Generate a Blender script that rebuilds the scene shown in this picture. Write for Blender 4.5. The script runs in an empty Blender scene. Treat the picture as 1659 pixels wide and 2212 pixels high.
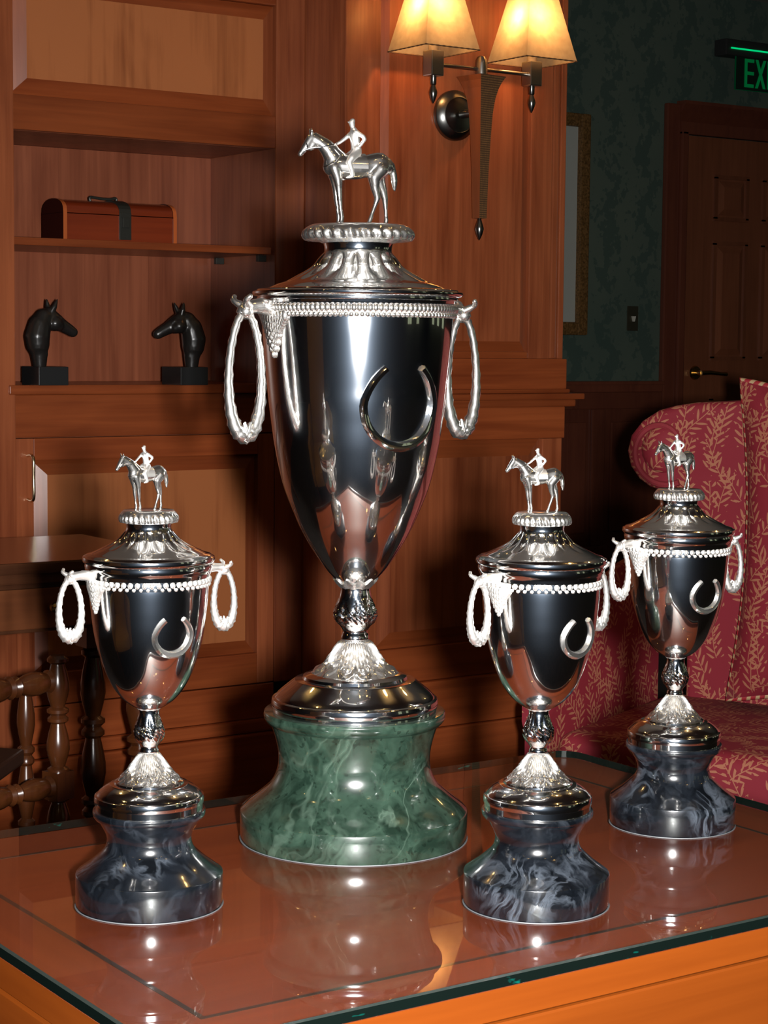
import bpy, bmesh, math, random
from mathutils import Vector, Matrix

random.seed(7)
D = bpy.data
sc = bpy.context.scene
col = sc.collection
PI = math.pi

# ------------------------------------------------------------------ camera
PITCH, ROLL, YAW = 0.08684968, 0.00892735, 0.97073108
FWD = Vector((math.cos(YAW)*math.cos(PITCH), math.sin(YAW)*math.cos(PITCH), -math.sin(PITCH)))
_rt = Vector((math.sin(YAW), -math.cos(YAW), 0.0))
_up = _rt.cross(FWD)
RIGHT = _rt*math.cos(ROLL) + _up*math.sin(ROLL)
UP = _up*math.cos(ROLL) - _rt*math.sin(ROLL)
CAM = Vector((0, 0, 1.04))
camd = D.cameras.new('camera')
cam = D.objects.new('camera', camd)
col.objects.link(cam)
cam.matrix_world = Matrix((
    (RIGHT.x, UP.x, -FWD.x, CAM.x),
    (RIGHT.y, UP.y, -FWD.y, CAM.y),
    (RIGHT.z, UP.z, -FWD.z, CAM.z),
    (0, 0, 0, 1)))
camd.sensor_fit = 'VERTICAL'
camd.sensor_height = 24.0
camd.lens = 24.0*4151.04/2212.0
camd.clip_start = 0.02
sc.camera = cam

# ------------------------------------------------------------------ world, flash, exposure
wd = D.worlds.new('world')
sc.world = wd
wd.use_nodes = True
wd.node_tree.nodes['Background'].inputs[0].default_value = (0.004, 0.0035, 0.003, 1)
wd.node_tree.nodes['Background'].inputs[1].default_value = 1.0

fl = D.lights.new('camera_flash', 'AREA')
fl.shape = 'RECTANGLE'      # the flash window stands upright beside the lens
fl.size = 0.020
fl.size_y = 0.040
fl.energy = 33.0
fl.color = (1.0, 0.985, 0.97)
fl.spread = math.radians(100)
flo = D.objects.new('camera_flash', fl)
col.objects.link(flo)
flm = cam.matrix_world.copy()
flm.translation = CAM + RIGHT*0.047 - UP*0.003 + FWD*0.01
flo.matrix_world = flm

sc.cycles.sample_clamp_indirect = 20.0
sc.view_settings.view_transform = 'Standard'
sc.view_settings.look = 'None'
sc.view_settings.exposure = 0.0
sc.view_settings.gamma = 1.0
sc.view_settings.use_curve_mapping = False

# ------------------------------------------------------------------ materials
def srgb(r, g, b):
    f = lambda c: (c/255/12.92) if c/255 <= 0.04045 else ((c/255+0.055)/1.055)**2.4
    return (f(r), f(g), f(b), 1.0)

class NT:
    def __init__(self, name):
        self.m = D.materials.new(name)
        self.m.use_nodes = True
        self.t = self.m.node_tree
        self.b = self.t.nodes['Principled BSDF']
        self.out = self.t.nodes['Material Output']
    def n(self, typ, **kw):
        nd = self.t.nodes.new(typ)
        for k, v in kw.items():
            setattr(nd, k, v)
        return nd
    def l(self, a, b):
        self.t.links.new(a, b)
    def val(self, sock, v):
        if hasattr(v, 'is_output') or isinstance(v, bpy.types.NodeSocket):
            self.l(v, sock)
        else:
            sock.default_value = v
    def math(self, op, a, b=0.0, c=None):
        nd = self.n('ShaderNodeMath', operation=op)
        self.val(nd.inputs[0], a)
        self.val(nd.inputs[1], b)
        if c is not None:
            self.val(nd.inputs[2], c)
        return nd.outputs[0]
    def vmath(self, op, a, b=None, scale=None):
        nd = self.n('ShaderNodeVectorMath', operation=op)
        self.val(nd.inputs[0], a)
        if b is not None:
            self.val(nd.inputs[1], b)
        if scale is not None:
            nd.inputs['Scale'].default_value = scale
        return nd.outputs[0]
    def mix(self, fac, a, b):
        nd = self.n('ShaderNodeMix', data_type='RGBA')
        self.val(nd.inputs[0], fac)
        self.val(nd.inputs[6], a)
        self.val(nd.inputs[7], b)
        return nd.outputs[2]
    def ramp(self, fac, stops):
        nd = self.n('ShaderNodeValToRGB')
        el = nd.color_ramp.elements
        while len(el) > 1:
            el.remove(el[-1])
        el[0].position, el[0].color = stops[0]
        for p, c in stops[1:]:
            e = el.new(p)
            e.color = c
        self.l(fac, nd.inputs[0])
        return nd.outputs[0]
    def noise(self, vec, scale, detail=3, rough=0.5, dist=0.0):
        nd = self.n('ShaderNodeTexNoise')
        self.l(vec, nd.inputs['Vector'])
        nd.inputs['Scale'].default_value = scale
        nd.inputs['Detail'].default_value = detail
        nd.inputs['Roughness'].default_value = rough
        nd.inputs['Distortion'].default_value = dist
        return nd.outputs[0]
    def obj(self):
        return self.n('ShaderNodeTexCoord').outputs['Object']
    def rnd(self):
        return self.n('ShaderNodeObjectInfo').outputs['Random']
    def set(self, **kw):
        for k, v in kw.items():
            self.val(self.b.inputs[k.replace('_', ' ')], v)

def plain(name, colr, rough=0.5, metal=0.0, **kw):
    M = NT(name)
    M.set(Base_Color=colr, Roughness=rough, Metallic=metal, **kw)
    return M.m

def wood(name, c1, c2, grain='z', rough=0.32, coat=0.25, fig=0.35, scale=1.0):
    """stained maple: streaks along the grain axis, cloudy figure, a slight change from board to board"""
    M = NT(name)
    o = M.obj()
    off = M.vmath('SCALE', M.n('ShaderNodeCombineXYZ').outputs[0])
    cmb = M.n('ShaderNodeCombineXYZ')
    r = M.rnd()
    M.l(M.math('MULTIPLY', r, 17.0), cmb.inputs[0])
    M.l(M.math('MULTIPLY', r, 31.0), cmb.inputs[1])
    M.l(M.math('MULTIPLY', r, 23.0), cmb.inputs[2])
    v = M.vmath('ADD', o, cmb.outputs[0])
    st = {'x': (1.2, 22, 22), 'y': (22, 1.2, 22), 'z': (22, 22, 1.2)}[grain]
    sv = M.vmath('MULTIPLY', v, st)
    n1 = M.noise(sv, 1.6*scale, 5, 0.6, 0.6)
    st2 = {'x': (2.0, 7, 7), 'y': (7, 2.0, 7), 'z': (7, 7, 2.0)}[grain]
    n2 = M.noise(M.vmath('MULTIPLY', v, st2), 1.0*scale, 2, 0.5, 1.2)
    st3 = {'x': (3, 160, 160), 'y': (160, 3, 160), 'z': (160, 160, 3)}[grain]
    n3 = M.noise(M.vmath('MULTIPLY', v, st3), 1.0, 2, 0.5)
    f = M.math('ADD', M.math('MULTIPLY', n1, 0.5), M.math('MULTIPLY', n2, fig))
    f = M.math('ADD', f, M.math('MULTIPLY', n3, 0.15))
    base = M.ramp(f, [(0.34, c1), (0.62, c2)])
    hv = M.n('ShaderNodeHueSaturation')
    M.l(base, hv.inputs['Color'])
    M.l(M.math('MULTIPLY_ADD', r, 0.24, 0.88), hv.inputs['Value'])
    M.set(Base_Color=hv.outputs[0], Roughness=rough, Coat_Weight=coat, Coat_Roughness=0.25)
    M.set(Specular_IOR_Level=0.35)
    return M.m

MW_Z = wood('maple_vertical', (0.150, 0.032, 0.011, 1), (0.33, 0.092, 0.034, 1), 'z')
MW_X = wood('maple_horizontal', (0.150, 0.029, 0.008, 1), (0.285, 0.066, 0.018, 1), 'x')
MW_P = wood('maple_panel', (0.17, 0.045, 0.014, 1), (0.37, 0.122, 0.042, 1), 'z', fig=0.6, coat=0.15, rough=0.38)
MW_IN = wood('maple_niche', (0.16, 0.040, 0.018, 1), (0.31, 0.092, 0.043, 1), 'z', rough=0.4, coat=0.1)
TW_X = wood('table_wood_x', (0.0684, 0.0130, 0.0011, 1), (0.1080, 0.0230, 0.0022, 1), 'x', rough=0.3)
TW_Y = wood('table_wood_y', (0.0684, 0.0130, 0.0011, 1), (0.1044, 0.0223, 0.0022, 1), 'y', rough=0.3)
TT_X = wood('table_top_x', (0.0734, 0.0100, 0.0010, 1), (0.1120, 0.0172, 0.0018, 1), 'x', rough=0.5, coat=0.0)
TT_Y = wood('table_top_y', (0.0696, 0.0096, 0.0010, 1), (0.1082, 0.0166, 0.0018, 1), 'y', rough=0.5, coat=0.0)
DARKW = wood('dark_walnut', (0.045, 0.016, 0.008, 1), (0.10, 0.036, 0.016, 1), 'x', rough=0.18, coat=0.6)
TURNW = wood('turned_walnut', (0.038, 0.010, 0.003, 1), (0.075, 0.022, 0.006, 1), 'z', rough=0.22, coat=0.7)
DESKF = wood('desk_front_wood', (0.10, 0.030, 0.012, 1), (0.17, 0.055, 0.02, 1), 'x', rough=0.3)
DOORW = wood('door_wood', (0.20, 0.062, 0.028, 1), (0.27, 0.085, 0.038, 1), 'z', rough=0.4)
CASEW = wood('casing_wood', (0.13, 0.034, 0.02, 1), (0.18, 0.05, 0.026, 1), 'z', rough=0.4)
BOXE = plain('chest_end_shaded', (0.035, 0.006, 0.004, 1), 0.35)  # darkened colour paints in the weaker flash on the end faces
BOXW = wood('chest_wood', (0.13, 0.016, 0.005, 1), (0.21, 0.03, 0.008, 1), 'x', rough=0.25, coat=0.5)
BOXT = wood('chest_band_wood', (0.36, 0.075, 0.02, 1), (0.50, 0.12, 0.03, 1), 'z', rough=0.25, coat=0.5)
TORCH = wood('torch_wood', (0.17, 0.042, 0.012, 1), (0.25, 0.065, 0.018, 1), 'z', rough=0.35)

def weave_mat():
    M = NT('torch_weave')
    o = M.obj()
    w1 = M.n('ShaderNodeTexWave', wave_type='BANDS', bands_direction='Z')
    M.l(o, w1.inputs['Vector'])
    w1.inputs['Scale'].default_value = 70
    n = M.noise(M.vmath('MULTIPLY', o, (300, 300, 40)), 1.0, 2)
    f = M.math('MULTIPLY', w1.outputs['Fac'], n)
    M.set(Base_Color=M.ramp(f, [(0.05, (0.06, 0.026, 0.008, 1)), (0.6, (0.17, 0.08, 0.025, 1))]), Roughness=0.7)
    return M.m
WEAVE = weave_mat()

def silver_mat(name, tint=(0.93, 0.91, 0.88, 1), lobes=((0.04, 0.76), (0.22, 0.22), (0.32, 0.016))):
    """polished plate: a sharp mirror under a haze of polishing scratches and flash bloom"""
    M = NT(name)
    acc, wsum = None, 0.0
    for k, (r, w) in enumerate(lobes):
        a = M.n('ShaderNodeBsdfAnisotropic')
        a.inputs['Color'].default_value = tint if k < 2 or r > 0.4 else (0.62, 0.78, 1.0, 1)  # broad lobe tinted blue, painting in the flash's bluish halo
        a.inputs['Roughness'].default_value = r
        if k == 1:
            a.distribution = 'BECKMANN'
        if acc is None:
            acc, wsum = a.outputs[0], w
        else:
            m = M.n('ShaderNodeMixShader')
            wsum += w
            m.inputs[0].default_value = w/wsum
            M.l(acc, m.inputs[1])
            M.l(a.outputs[0], m.inputs[2])
            acc = m.outputs[0]
    M.l(acc, M.out.inputs[0])
    return M.m
SILVER = silver_mat('polished_silver')
CHASED = silver_mat('chased_silver', lobes=((0.08, 0.64), (0.22, 0.27), (0.48, 0.09)))
FIGURE = silver_mat('cast_silver', lobes=((0.04, 0.74), (0.25, 0.21), (0.5, 0.05)))
CHASED_S = silver_mat('fine_chased_silver', lobes=((0.12, 0.46), (0.30, 0.34), (0.60, 0.20)))
NICKEL = plain('brushed_nickel', (0.42, 0.40, 0.37, 1), 0.3, 1.0)
NICKEL_D = plain('dark_nickel', (0.20, 0.20, 0.19, 1), 0.28, 1.0)
BRASS = plain('brass', (0.62, 0.42, 0.16, 1), 0.22, 1.0)
PULL = plain('satin_pull', (0.72, 0.62, 0.42, 1), 0.2, 1.0)

def marble(name, dark, mid, vein, vs, swirl=False):
    M = NT(name)
    o = M.obj()
    cmb = M.n('ShaderNodeCombineXYZ')
    r = M.rnd()
    M.l(M.math('MULTIPLY', r, 13.0), cmb.inputs[0])
    M.l(M.math('MULTIPLY', r, 7.0), cmb.inputs[1])
    M.l(M.math('MULTIPLY', r, 29.0), cmb.inputs[2])
    v = M.vmath('ADD', o, cmb.outputs[0])
    nz = M.n('ShaderNodeTexNoise')
    M.l(v, nz.inputs['Vector'])
    nz.inputs['Scale'].default_value = 14
    nz.inputs['Detail'].default_value = 3
    wv = M.vmath('ADD', v, M.vmath('SCALE', nz.outputs['Color'], scale=0.06))
    n1 = M.noise(wv, 38, 6, 0.62, 0.8)
    base = M.ramp(n1, [(0.36, dark), (0.66, mid)])
    if swirl:
        n2 = M.noise(M.vmath('MULTIPLY', wv, (1.0, 1.0, 0.55)), 17, 5, 0.55, 2.6)
        ridge = M.math('ABSOLUTE', M.math('SUBTRACT', n2, 0.5))
        f = M.math('SUBTRACT', 1.0, M.math('MULTIPLY', ridge, 13.0))
        f = M.math('MAXIMUM', f, 0.0)
        msk = M.math('MULTIPLY', M.math('MAXIMUM', M.math('SUBTRACT', M.noise(v, 15, 2), 0.50), 0.0), 5.0)
        f = M.math('MINIMUM', M.math('MULTIPLY', f, msk), 1.0)
        cloud = M.math('MULTIPLY', M.math('MAXIMUM', M.math('SUBTRACT', M.noise(wv, 21, 4, 0.6, 1.5), 0.52), 0.0), 1.2)
        f = M.math('MINIMUM', M.math('ADD', f, cloud), 1.0)
    else:
        rt = M.n('ShaderNodeVectorRotate', rotation_type='EULER_XYZ')
        rt.inputs['Rotation'].default_value = (0.3, 0.9, 0.4)
        M.l(wv, rt.inputs['Vector'])
        n2 = M.noise(M.vmath('MULTIPLY', rt.outputs[0], (0.55, 1.0, 2.4)), 6.5, 4, 0.6, 0.6)
        f = M.math('SUBTRACT', 1.0, M.math('MULTIPLY', M.math('ABSOLUTE', M.math('SUBTRACT', n2, 0.5)), vs))
        f = M.math('MAXIMUM', f, 0.0)
        msk = M.math('MULTIPLY', M.math('MAXIMUM', M.math('SUBTRACT', M.noise(v, 9, 2), 0.40), 0.0), 5.0)
        f = M.math('MULTIPLY', f, M.math('MINIMUM', M.math('MULTIPLY', msk, M.noise(v, 60, 3)), 0.6))
        fleck = M.math('GREATER_THAN', M.noise(v, 150, 3), 0.63)
        base = M.mix(M.math('MULTIPLY', fleck, 0.55), base, (dark[0]*0.35, dark[1]*0.35, dark[2]*0.35, 1))
    M.set(Base_Color=M.mix(f, base, vein), Roughness=0.17, Specular_IOR_Level=0.5, Coat_Weight=1.0, Coat_Roughness=0.06)
    return M.m
GREENM = marble('green_marble', (0.0043, 0.0097, 0.0065, 1), (0.0144, 0.0281, 0.0194, 1), (0.0468, 0.0720, 0.0540, 1), 38.0)
BLUEM = marble('blue_black_marble', (0.0010, 0.0014, 0.0020, 1), (0.0038, 0.0049, 0.0068, 1), (0.0378, 0.0450, 0.0558, 1), 20.0, True)
RINGM = plain('pale_ring', (0.045, 0.047, 0.05, 1), 0.6)  # thin pale ring round the pedestal bottom

def glass_top():
    M = NT('glass_face')
    t = M.n('ShaderNodeBsdfTransparent')
    t.inputs[0].default_value = (0.95, 0.975, 0.96, 1)
    g = M.n('ShaderNodeBsdfAnisotropic')
    g.inputs['Color'].default_value = (1, 1, 1, 1)
    g.inputs['Roughness'].default_value = 0.012
    lw = M.n('ShaderNodeLayerWeight')
    lw.inputs[0].default_value = 0.5
    fr = M.math('MULTIPLY_ADD', M.math('POWER', lw.outputs['Facing'], 5.0), 0.84, 0.07)   # both faces of the sheet together
    m = M.n('ShaderNodeMixShader')
    M.l(fr, m.inputs[0])
    M.l(t.outputs[0], m.inputs[1])
    M.l(g.outputs[0], m.inputs[2])
    M.l(m.outputs[0], M.out.inputs[0])
    return M.m
def clear_mat():
    M = NT('glass_underside')
    t = M.n('ShaderNodeBsdfTransparent')
    t.inputs[0].default_value = (1, 1, 1, 1)
    M.l(t.outputs[0], M.out.inputs[0])
    return M.m
GLASS_F = glass_top()
GLASS_U = clear_mat()
def glass_edge():
    M = NT('glass_edge')
    n = M.noise(M.vmath('MULTIPLY', M.obj(), (55, 55, 160)), 1.0, 3, 0.6)
    c = M.ramp(n, [(0.66, (0.0015, 0.003, 0.0025, 1)), (0.80, (0.0, 0.07, 0.055, 1))])  # teal flecks are glints painted into the edge colour
    M.set(Base_Color=c, Roughness=0.16, Specular_IOR_Level=0.2)
    return M.m
GLASS_E = glass_edge()

GLASS_C = plain('glass_arris', (0.012, 0.018, 0.016, 1), 0.25)  # paler than the edge, painting in the light it catches

def shade_mat():
    M = NT('parchment_shade')
    o = M.obj()
    n = M.noise(o, 60, 3)
    c = M.ramp(n, [(0.3, (0.34, 0.26, 0.155, 1)), (0.7, (0.42, 0.33, 0.20, 1))])
    t = M.n('ShaderNodeBsdfTranslucent')
    M.l(c, t.inputs[0])
    d = M.n('ShaderNodeBsdfDiffuse')
    M.l(c, d.inputs[0])
    m = M.n('ShaderNodeMixShader')
    m.inputs[0].default_value = 0.45
    M.l(t.outputs[0], m.inputs[1])
    M.l(d.outputs[0], m.inputs[2])
    M.l(m.outputs[0], M.out.inputs[0])
    return M.m
SHADE = shade_mat()
STITCH = plain('shade_stitching', (0.10, 0.045, 0.015, 1), 0.7)

def emit(name, c, s):
    M = NT(name)
    e = M.n('ShaderNodeEmission')
    e.inputs[0].default_value = c
    e.inputs[1].default_value = s
    M.l(e.outputs[0], M.out.inputs[0])
    return M.m
BULB = emit('bulb_glow', (1.0, 0.62, 0.26, 1), 22.0)
DOWN = emit('downlight_lens', (1.0, 0.60, 0.20, 1), 62.0)
EXITL = emit('exit_letters', (0.0, 0.55, 0.13, 1), 0.13)
EXITB = emit('exit_lamp_bar', (0.0, 0.72, 0.22, 1), 0.85)
EXITP = emit('exit_plate_edge', (0.0, 0.5, 0.16, 1), 0.035)
WINL = emit('dusk_sky', (0.62, 0.70, 0.46, 1), 0.42)

def leaf_fabric(name, ground, leaf):
    """crimson damask woven with sprays of tan leaves; lives in the UVs (metres)"""
    M = NT(name)
    uv = M.n('ShaderNodeUVMap').outputs[0]
    def spray(off, s):
        v0 = M.vmath('ADD', uv, (off, off*0.7, 0))
        vo = M.n('ShaderNodeTexVoronoi', feature='F1', voronoi_dimensions='2D')
        M.l(v0, vo.inputs['Vector'])
        vo.inputs['Scale'].default_value = s
        vo.inputs['Randomness'].default_value = 0.8
        loc = M.vmath('SUBTRACT', v0, vo.outputs['Position'])
        sx = M.n('ShaderNodeSeparateXYZ')
        M.l(loc, sx.inputs[0])
        sc_ = M.n('ShaderNodeSeparateColor')
        M.l(vo.outputs['Color'], sc_.inputs[0])
        ang = M.math('MULTIPLY_ADD', sc_.outputs[0], 1.9, -0.95)
        ca, sa = M.math('COSINE', ang), M.math('SINE', ang)
        x = M.math('SUBTRACT', M.math('MULTIPLY', sx.outputs[0], ca), M.math('MULTIPLY', sx.outputs[1], sa))
        y = M.math('ADD', M.math('MULTIPLY', sx.outputs[0], sa), M.math('MULTIPLY', sx.outputs[1], ca))
        x = M.math('ADD', x, M.math('MULTIPLY', M.math('SINE', M.math('MULTIPLY', y, 60.0)), 0.0025))
        ax = M.math('ABSOLUTE', x)
        side = M.math('MULTIPLY', M.math('GREATER_THAN', x, 0.0), 0.5)
        p, L, W = 0.0135, 0.0165, 0.0031
        c = M.math('ADD', M.math('DIVIDE', M.math('SUBTRACT', y, M.math('MULTIPLY', ax, 0.95)), p), side)
        c = M.math('ABSOLUTE', M.math('SUBTRACT', M.math('FRACT', c), 0.5))
        dist = M.math('MULTIPLY', c, p)
        prof = M.math('MULTIPLY', M.math('POWER', M.math('MAXIMUM', M.math('SINE', M.math('MULTIPLY', M.math('MINIMUM', ax, L), PI/L)), 0.0), 0.75), W)
        lf = M.math('LESS_THAN', dist, prof)
        st = M.math('LESS_THAN', ax, 0.0008)
        lf = M.math('MULTIPLY', lf, M.math('GREATER_THAN', M.noise(uv, 55.0, 1), 0.40))
        a = M.math('MAXIMUM', lf, st)
        return M.math('MULTIPLY', a, M.math('LESS_THAN', M.math('ABSOLUTE', y), 0.036))
    f = M.math('MAXIMUM', spray(0.0, 17.0), spray(0.537, 15.0))
    tw = M.noise(M.vmath('MULTIPLY', uv, (900, 900, 1)), 1.0, 1)
    g = M.mix(M.math('MULTIPLY', tw, 0.5), ground, (ground[0]*0.6, ground[1]*0.5, ground[2]*0.55, 1))
    M.set(Base_Color=M.mix(f, g, leaf), Roughness=0.75)
    return M.m
FABRIC = leaf_fabric('leaf_damask', (0.22, 0.009, 0.021, 1), (0.34, 0.122, 0.066, 1))
FAB_TOP = plain('plain_crimson', (0.21, 0.014, 0.022, 1), 0.8)

def cord_mat():
    M = NT('twisted_cord')
    uv = M.n('ShaderNodeUVMap').outputs[0]
    sp = M.n('ShaderNodeSeparateXYZ')
    M.l(uv, sp.inputs[0])
    t = M.math('FRACT', M.math('ADD', M.math('MULTIPLY', sp.outputs[0], 60.0), sp.outputs[1]))
    M.set(Base_Color=M.ramp(t, [(0.0, (0.26, 0.012, 0.02, 1)), (0.5, (0.28, 0.012, 0.02, 1)), (0.62, (0.40, 0.27, 0.14, 1)), (0.92, (0.38, 0.25, 0.13, 1))]), Roughness=0.6)
    return M.m
CORD = cord_mat()

def wallpaper():
    M = NT('green_wallpaper')
    o = M.obj()
    sp = M.n('ShaderNodeSeparateXYZ')
    M.l(o, sp.inputs[0])
    wob = M.math('MULTIPLY', M.math('SINE', M.math('MULTIPLY', sp.outputs[2], 24.0)), 0.035)
    x = M.math('ADD', sp.outputs[0], wob)
    lane = M.math('ABSOLUTE', M.math('SUBTRACT', M.math('FRACT', M.math('MULTIPLY', x, 4.6)), 0.5))
    n = M.noise(M.vmath('MULTIPLY', o, (30, 1, 24)), 1.0, 3, 0.6)
    f = M.math('GREATER_THAN', M.math('SUBTRACT', n, M.math('MULTIPLY', lane, 0.55)), 0.40)
    cl = M.noise(o, 2.2, 3)
    bg = M.ramp(cl, [(0.3, (0.085, 0.125, 0.100, 1)), (0.7, (0.12, 0.155, 0.118, 1))])
    M.set(Base_Color=M.mix(M.math('MULTIPLY', f, 0.6), bg, (0.045, 0.085, 0.072, 1)), Roughness=0.7)
    return M.m
PAPER = wallpaper()
CEILM = plain('ceiling_paint', (0.40, 0.37, 0.32, 1), 0.8)
def carpet():
    M = NT('dark_carpet')
    n = M.noise(M.obj(), 9, 5, 0.65)
    M.set(Base_Color=M.ramp(n, [(0.35, (0.010, 0.008, 0.007, 1)), (0.7, (0.028, 0.020, 0.015, 1))]), Roughness=0.95)
    return M.m
CARPET = carpet()
BACKW = plain('dim_panelling', (0.05, 0.04, 0.028, 1), 0.6)
BRONZE = plain('black_bronze', (0.013, 0.0115, 0.0105, 1), 0.3, 0.0, Specular_IOR_Level=0.6)
BLACKST = plain('black_stone', (0.010, 0.011, 0.012, 1), 0.4)
IRON = plain('dark_iron', (0.035, 0.036, 0.03, 1), 0.45, 0.5)
INLAY = plain('ebony_inlay', (0.02, 0.010, 0.006, 1), 0.4)
MATB = plain('picture_mat', (0.52, 0.53, 0.48, 1), 0.8)
def gilt():
    M = NT('old_gilt')
    n = M.noise(M.obj(), 120, 3)
    M.set(Base_Color=M.ramp(n, [(0.35, (0.10, 0.048, 0.012, 1)), (0.65, (0.26, 0.13, 0.04, 1))]), Roughness=0.5)
    return M.m
GILT = gilt()
SWPL = plain('switch_plate', (0.10, 0.09, 0.06, 1), 0.4, 0.6)
SWTG = plain('switch_toggle', (0.75, 0.72, 0.62, 1), 0.5)
HOUS = plain('sign_housing', (0.03, 0.03, 0.03, 1), 0.5)
SIGNG = plain('sign_plate', (0.012, 0.03, 0.02, 1), 0.3)
LEATHER = plain('black_leather', (0.035, 0.016, 0.010, 1), 0.35)

# ------------------------------------------------------------------ mesh helpers
class MB:
    def __init__(self):
        self.v, self.f, self.mi = [], [], []
        self.cur = 0
        self.uvs = None
    def add(self, vs, fs):
        o = len(self.v)
        self.v += [tuple(p) for p in vs]
        for q in fs:
            self.f.append(tuple(i+o for i in q))
            self.mi.append(self.cur)
        return o
    def box(self, x0, x1, y0, y1, z0, z1):
        self.add([(x0, y0, z0), (x1, y0, z0), (x1, y1, z0), (x0, y1, z0), (x0, y0, z1), (x1, y0, z1), (x1, y1, z1), (x0, y1, z1)],
                 [(0, 3, 2, 1), (4, 5, 6, 7), (0, 1, 5, 4), (1, 2, 6, 5), (2, 3, 7, 6), (3, 0, 4, 7)])
        return self
    def grid(self, rows, closed_u=True, cap=True):
        n = len(rows[0])
        vs = [p for r in rows for p in r]
        fs = []
        for i in range(len(rows)-1):
            for j in range(n if closed_u else n-1):
                k = (j+1) % n
                fs.append((i*n+j, i*n+k, (i+1)*n+k, (i+1)*n+j))
        if cap and closed_u:
            fs.append(tuple(reversed(range(n))))
            fs.append(tuple((len(rows)-1)*n+j for j in range(n)))
        self.add(vs, fs)
        return self
    def lathe(self, prof, seg=64, fn=None, cx=0, cy=0, cap=True):
        rows = []
        for r, z in prof:
            row = []
            for j in range(seg):
                a = 2*PI*j/seg
                rr, zz = fn(r, z, a) if fn else (r, z)
                row.append((cx+max(rr, 1e-5)*math.cos(a), cy+max(rr, 1e-5)*math.sin(a), zz))
            rows.append(row)
        if prof[0][1] > prof[-1][1]:
            rows.reverse()
        return self.grid(rows, True, cap)
    def tube(self, path, rad, seg=10, closed=False, fn=None):
        P = [Vector(p) for p in path]
        n = len(P)
        R = rad if isinstance(rad, (list, tuple)) else [rad]*n
        ref = None
        rows = []
        for i in range(n):
            a = P[(i-1) % n] if (closed or i > 0) else P[i]
            b = P[(i+1) % n] if (closed or i < n-1) else P[i]
            t = (b-a).normalized()
            if ref is None:
                ref = Vector((0, 0, 1)) if abs(t.z) < 0.9 else Vector((0, 1, 0))
            s = ref - t*ref.dot(t)
            if s.length < 1e-6:
                s = t.orthogonal()
            s.normalize()
            ref = s
            q = t.cross(s)
            row = []
            for j in range(seg):
                an = 2*PI*j/seg
                r = R[i]*(fn(i/(n-1), an) if fn else 1.0)
                row.append(P[i] + s*(r*math.cos(an)) + q*(r*math.sin(an)))
            rows.append(row)
        if closed:
            rows.append(rows[0])
            self.grid(rows, True, False)
        else:
            self.grid(rows, True, True)
        return self
    def sphere(self, c, r, seg=12, rings=8, sx=1, sy=1, sz=1, rot=None):
        rows = []
        c = Vector(c)
        for i in range(rings+1):
            th = PI*i/rings
            row = []
            for j in range(seg):
                a = 2*PI*j/seg
                p = Vector((max(math.sin(th), 1e-4)*math.cos(a)*r*sx, max(math.sin(th), 1e-4)*math.sin(a)*r*sy, -math.cos(th)*r*sz))
                if rot:
                    p = rot @ p
                row.append(c+p)
            rows.append(row)
        return self.grid(rows, True, False)
    def cone(self, a, b, ra, rb, seg=10):
        return self.tube([a, b], [ra, rb], seg)
    def prism(self, poly, axis, a0, a1):
        """extrude a 2D polygon; axis y: (x,z) outline; axis x: (y,z); axis z: (x,y)"""
        def pt(p, a):
            return {'y': (p[0], a, p[1]), 'x': (a, p[0], p[1]), 'z': (p[0], p[1], a)}[axis]
        n = len(poly)
        vs = [pt(p, a0) for p in poly] + [pt(p, a1) for p in poly]
        fs = [tuple(range(n)), tuple(reversed(range(n, 2*n)))]
        fs += [(i, i+n, (i+1) % n+n, (i+1) % n) for i in range(n)]
        self.add(vs, fs)
        return self
    def build(self, name, mat, parent=None, smooth=None, bevel=0, uv=False, fixn=True):
        me = D.meshes.new(name)
        me.from_pydata(self.v, [], self.f)
        mats = mat if isinstance(mat, (list, tuple)) else [mat]
        for m in mats:
            me.materials.append(m)
        if len(mats) > 1:
            me.polygons.foreach_set('material_index', self.mi)
        bm = bmesh.new()
        bm.from_mesh(me)
        if bevel:
            ed = [e for e in bm.edges if len(e.link_faces) == 2 and e.calc_face_angle(0) > 0.6]
            bmesh.ops.bevel(bm, geom=ed, offset=bevel, segments=2, profile=0.6, affect='EDGES', clamp_overlap=True)
        if fixn:
            bmesh.ops.recalc_face_normals(bm, faces=bm.faces)
        if smooth:
            for f in bm.faces:
                f.smooth = True
            for e in bm.edges:
                if len(e.link_faces) != 2 or e.calc_face_angle(0) > smooth:
                    e.smooth = False
        if uv:
            lay = bm.loops.layers.uv.new('UVMap')
            for f in bm.faces:
                nrm = f.normal
                ax = max(range(3), key=lambda k: abs(nrm[k]))
                for lp in f.loops:
                    p = lp.vert.co
                    lp[lay].uv = {0: (p.y, p.z), 1: (p.x, p.z), 2: (p.x, p.y)}[ax]
        bm.to_mesh(me)
        bm.free()
        ob = D.objects.new(name, me)
        col.objects.link(ob)
        if parent:
            ob.parent = parent
        return ob

SM = math.radians(38)

def empty(name, loc=(0, 0, 0), rz=0.0):
    o = D.objects.new(name, None)
    o.location = loc
    o.rotation_euler = (0, 0, rz)
    o.empty_display_size = 0.05
    col.objects.link(o)
    return o

def tag(o, label=None, cat=None, group=None, kind=None):
    if label: o['label'] = label
    if cat: o['category'] = cat
    if group: o['group'] = group
    if kind: o['kind'] = kind
    return o

def copy_tree(o, parent=None):
    c = o.copy()
    col.objects.link(c)
    c.parent = parent
    for ch in list(o.children):
        copy_tree(ch, c)
    return c

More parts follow.
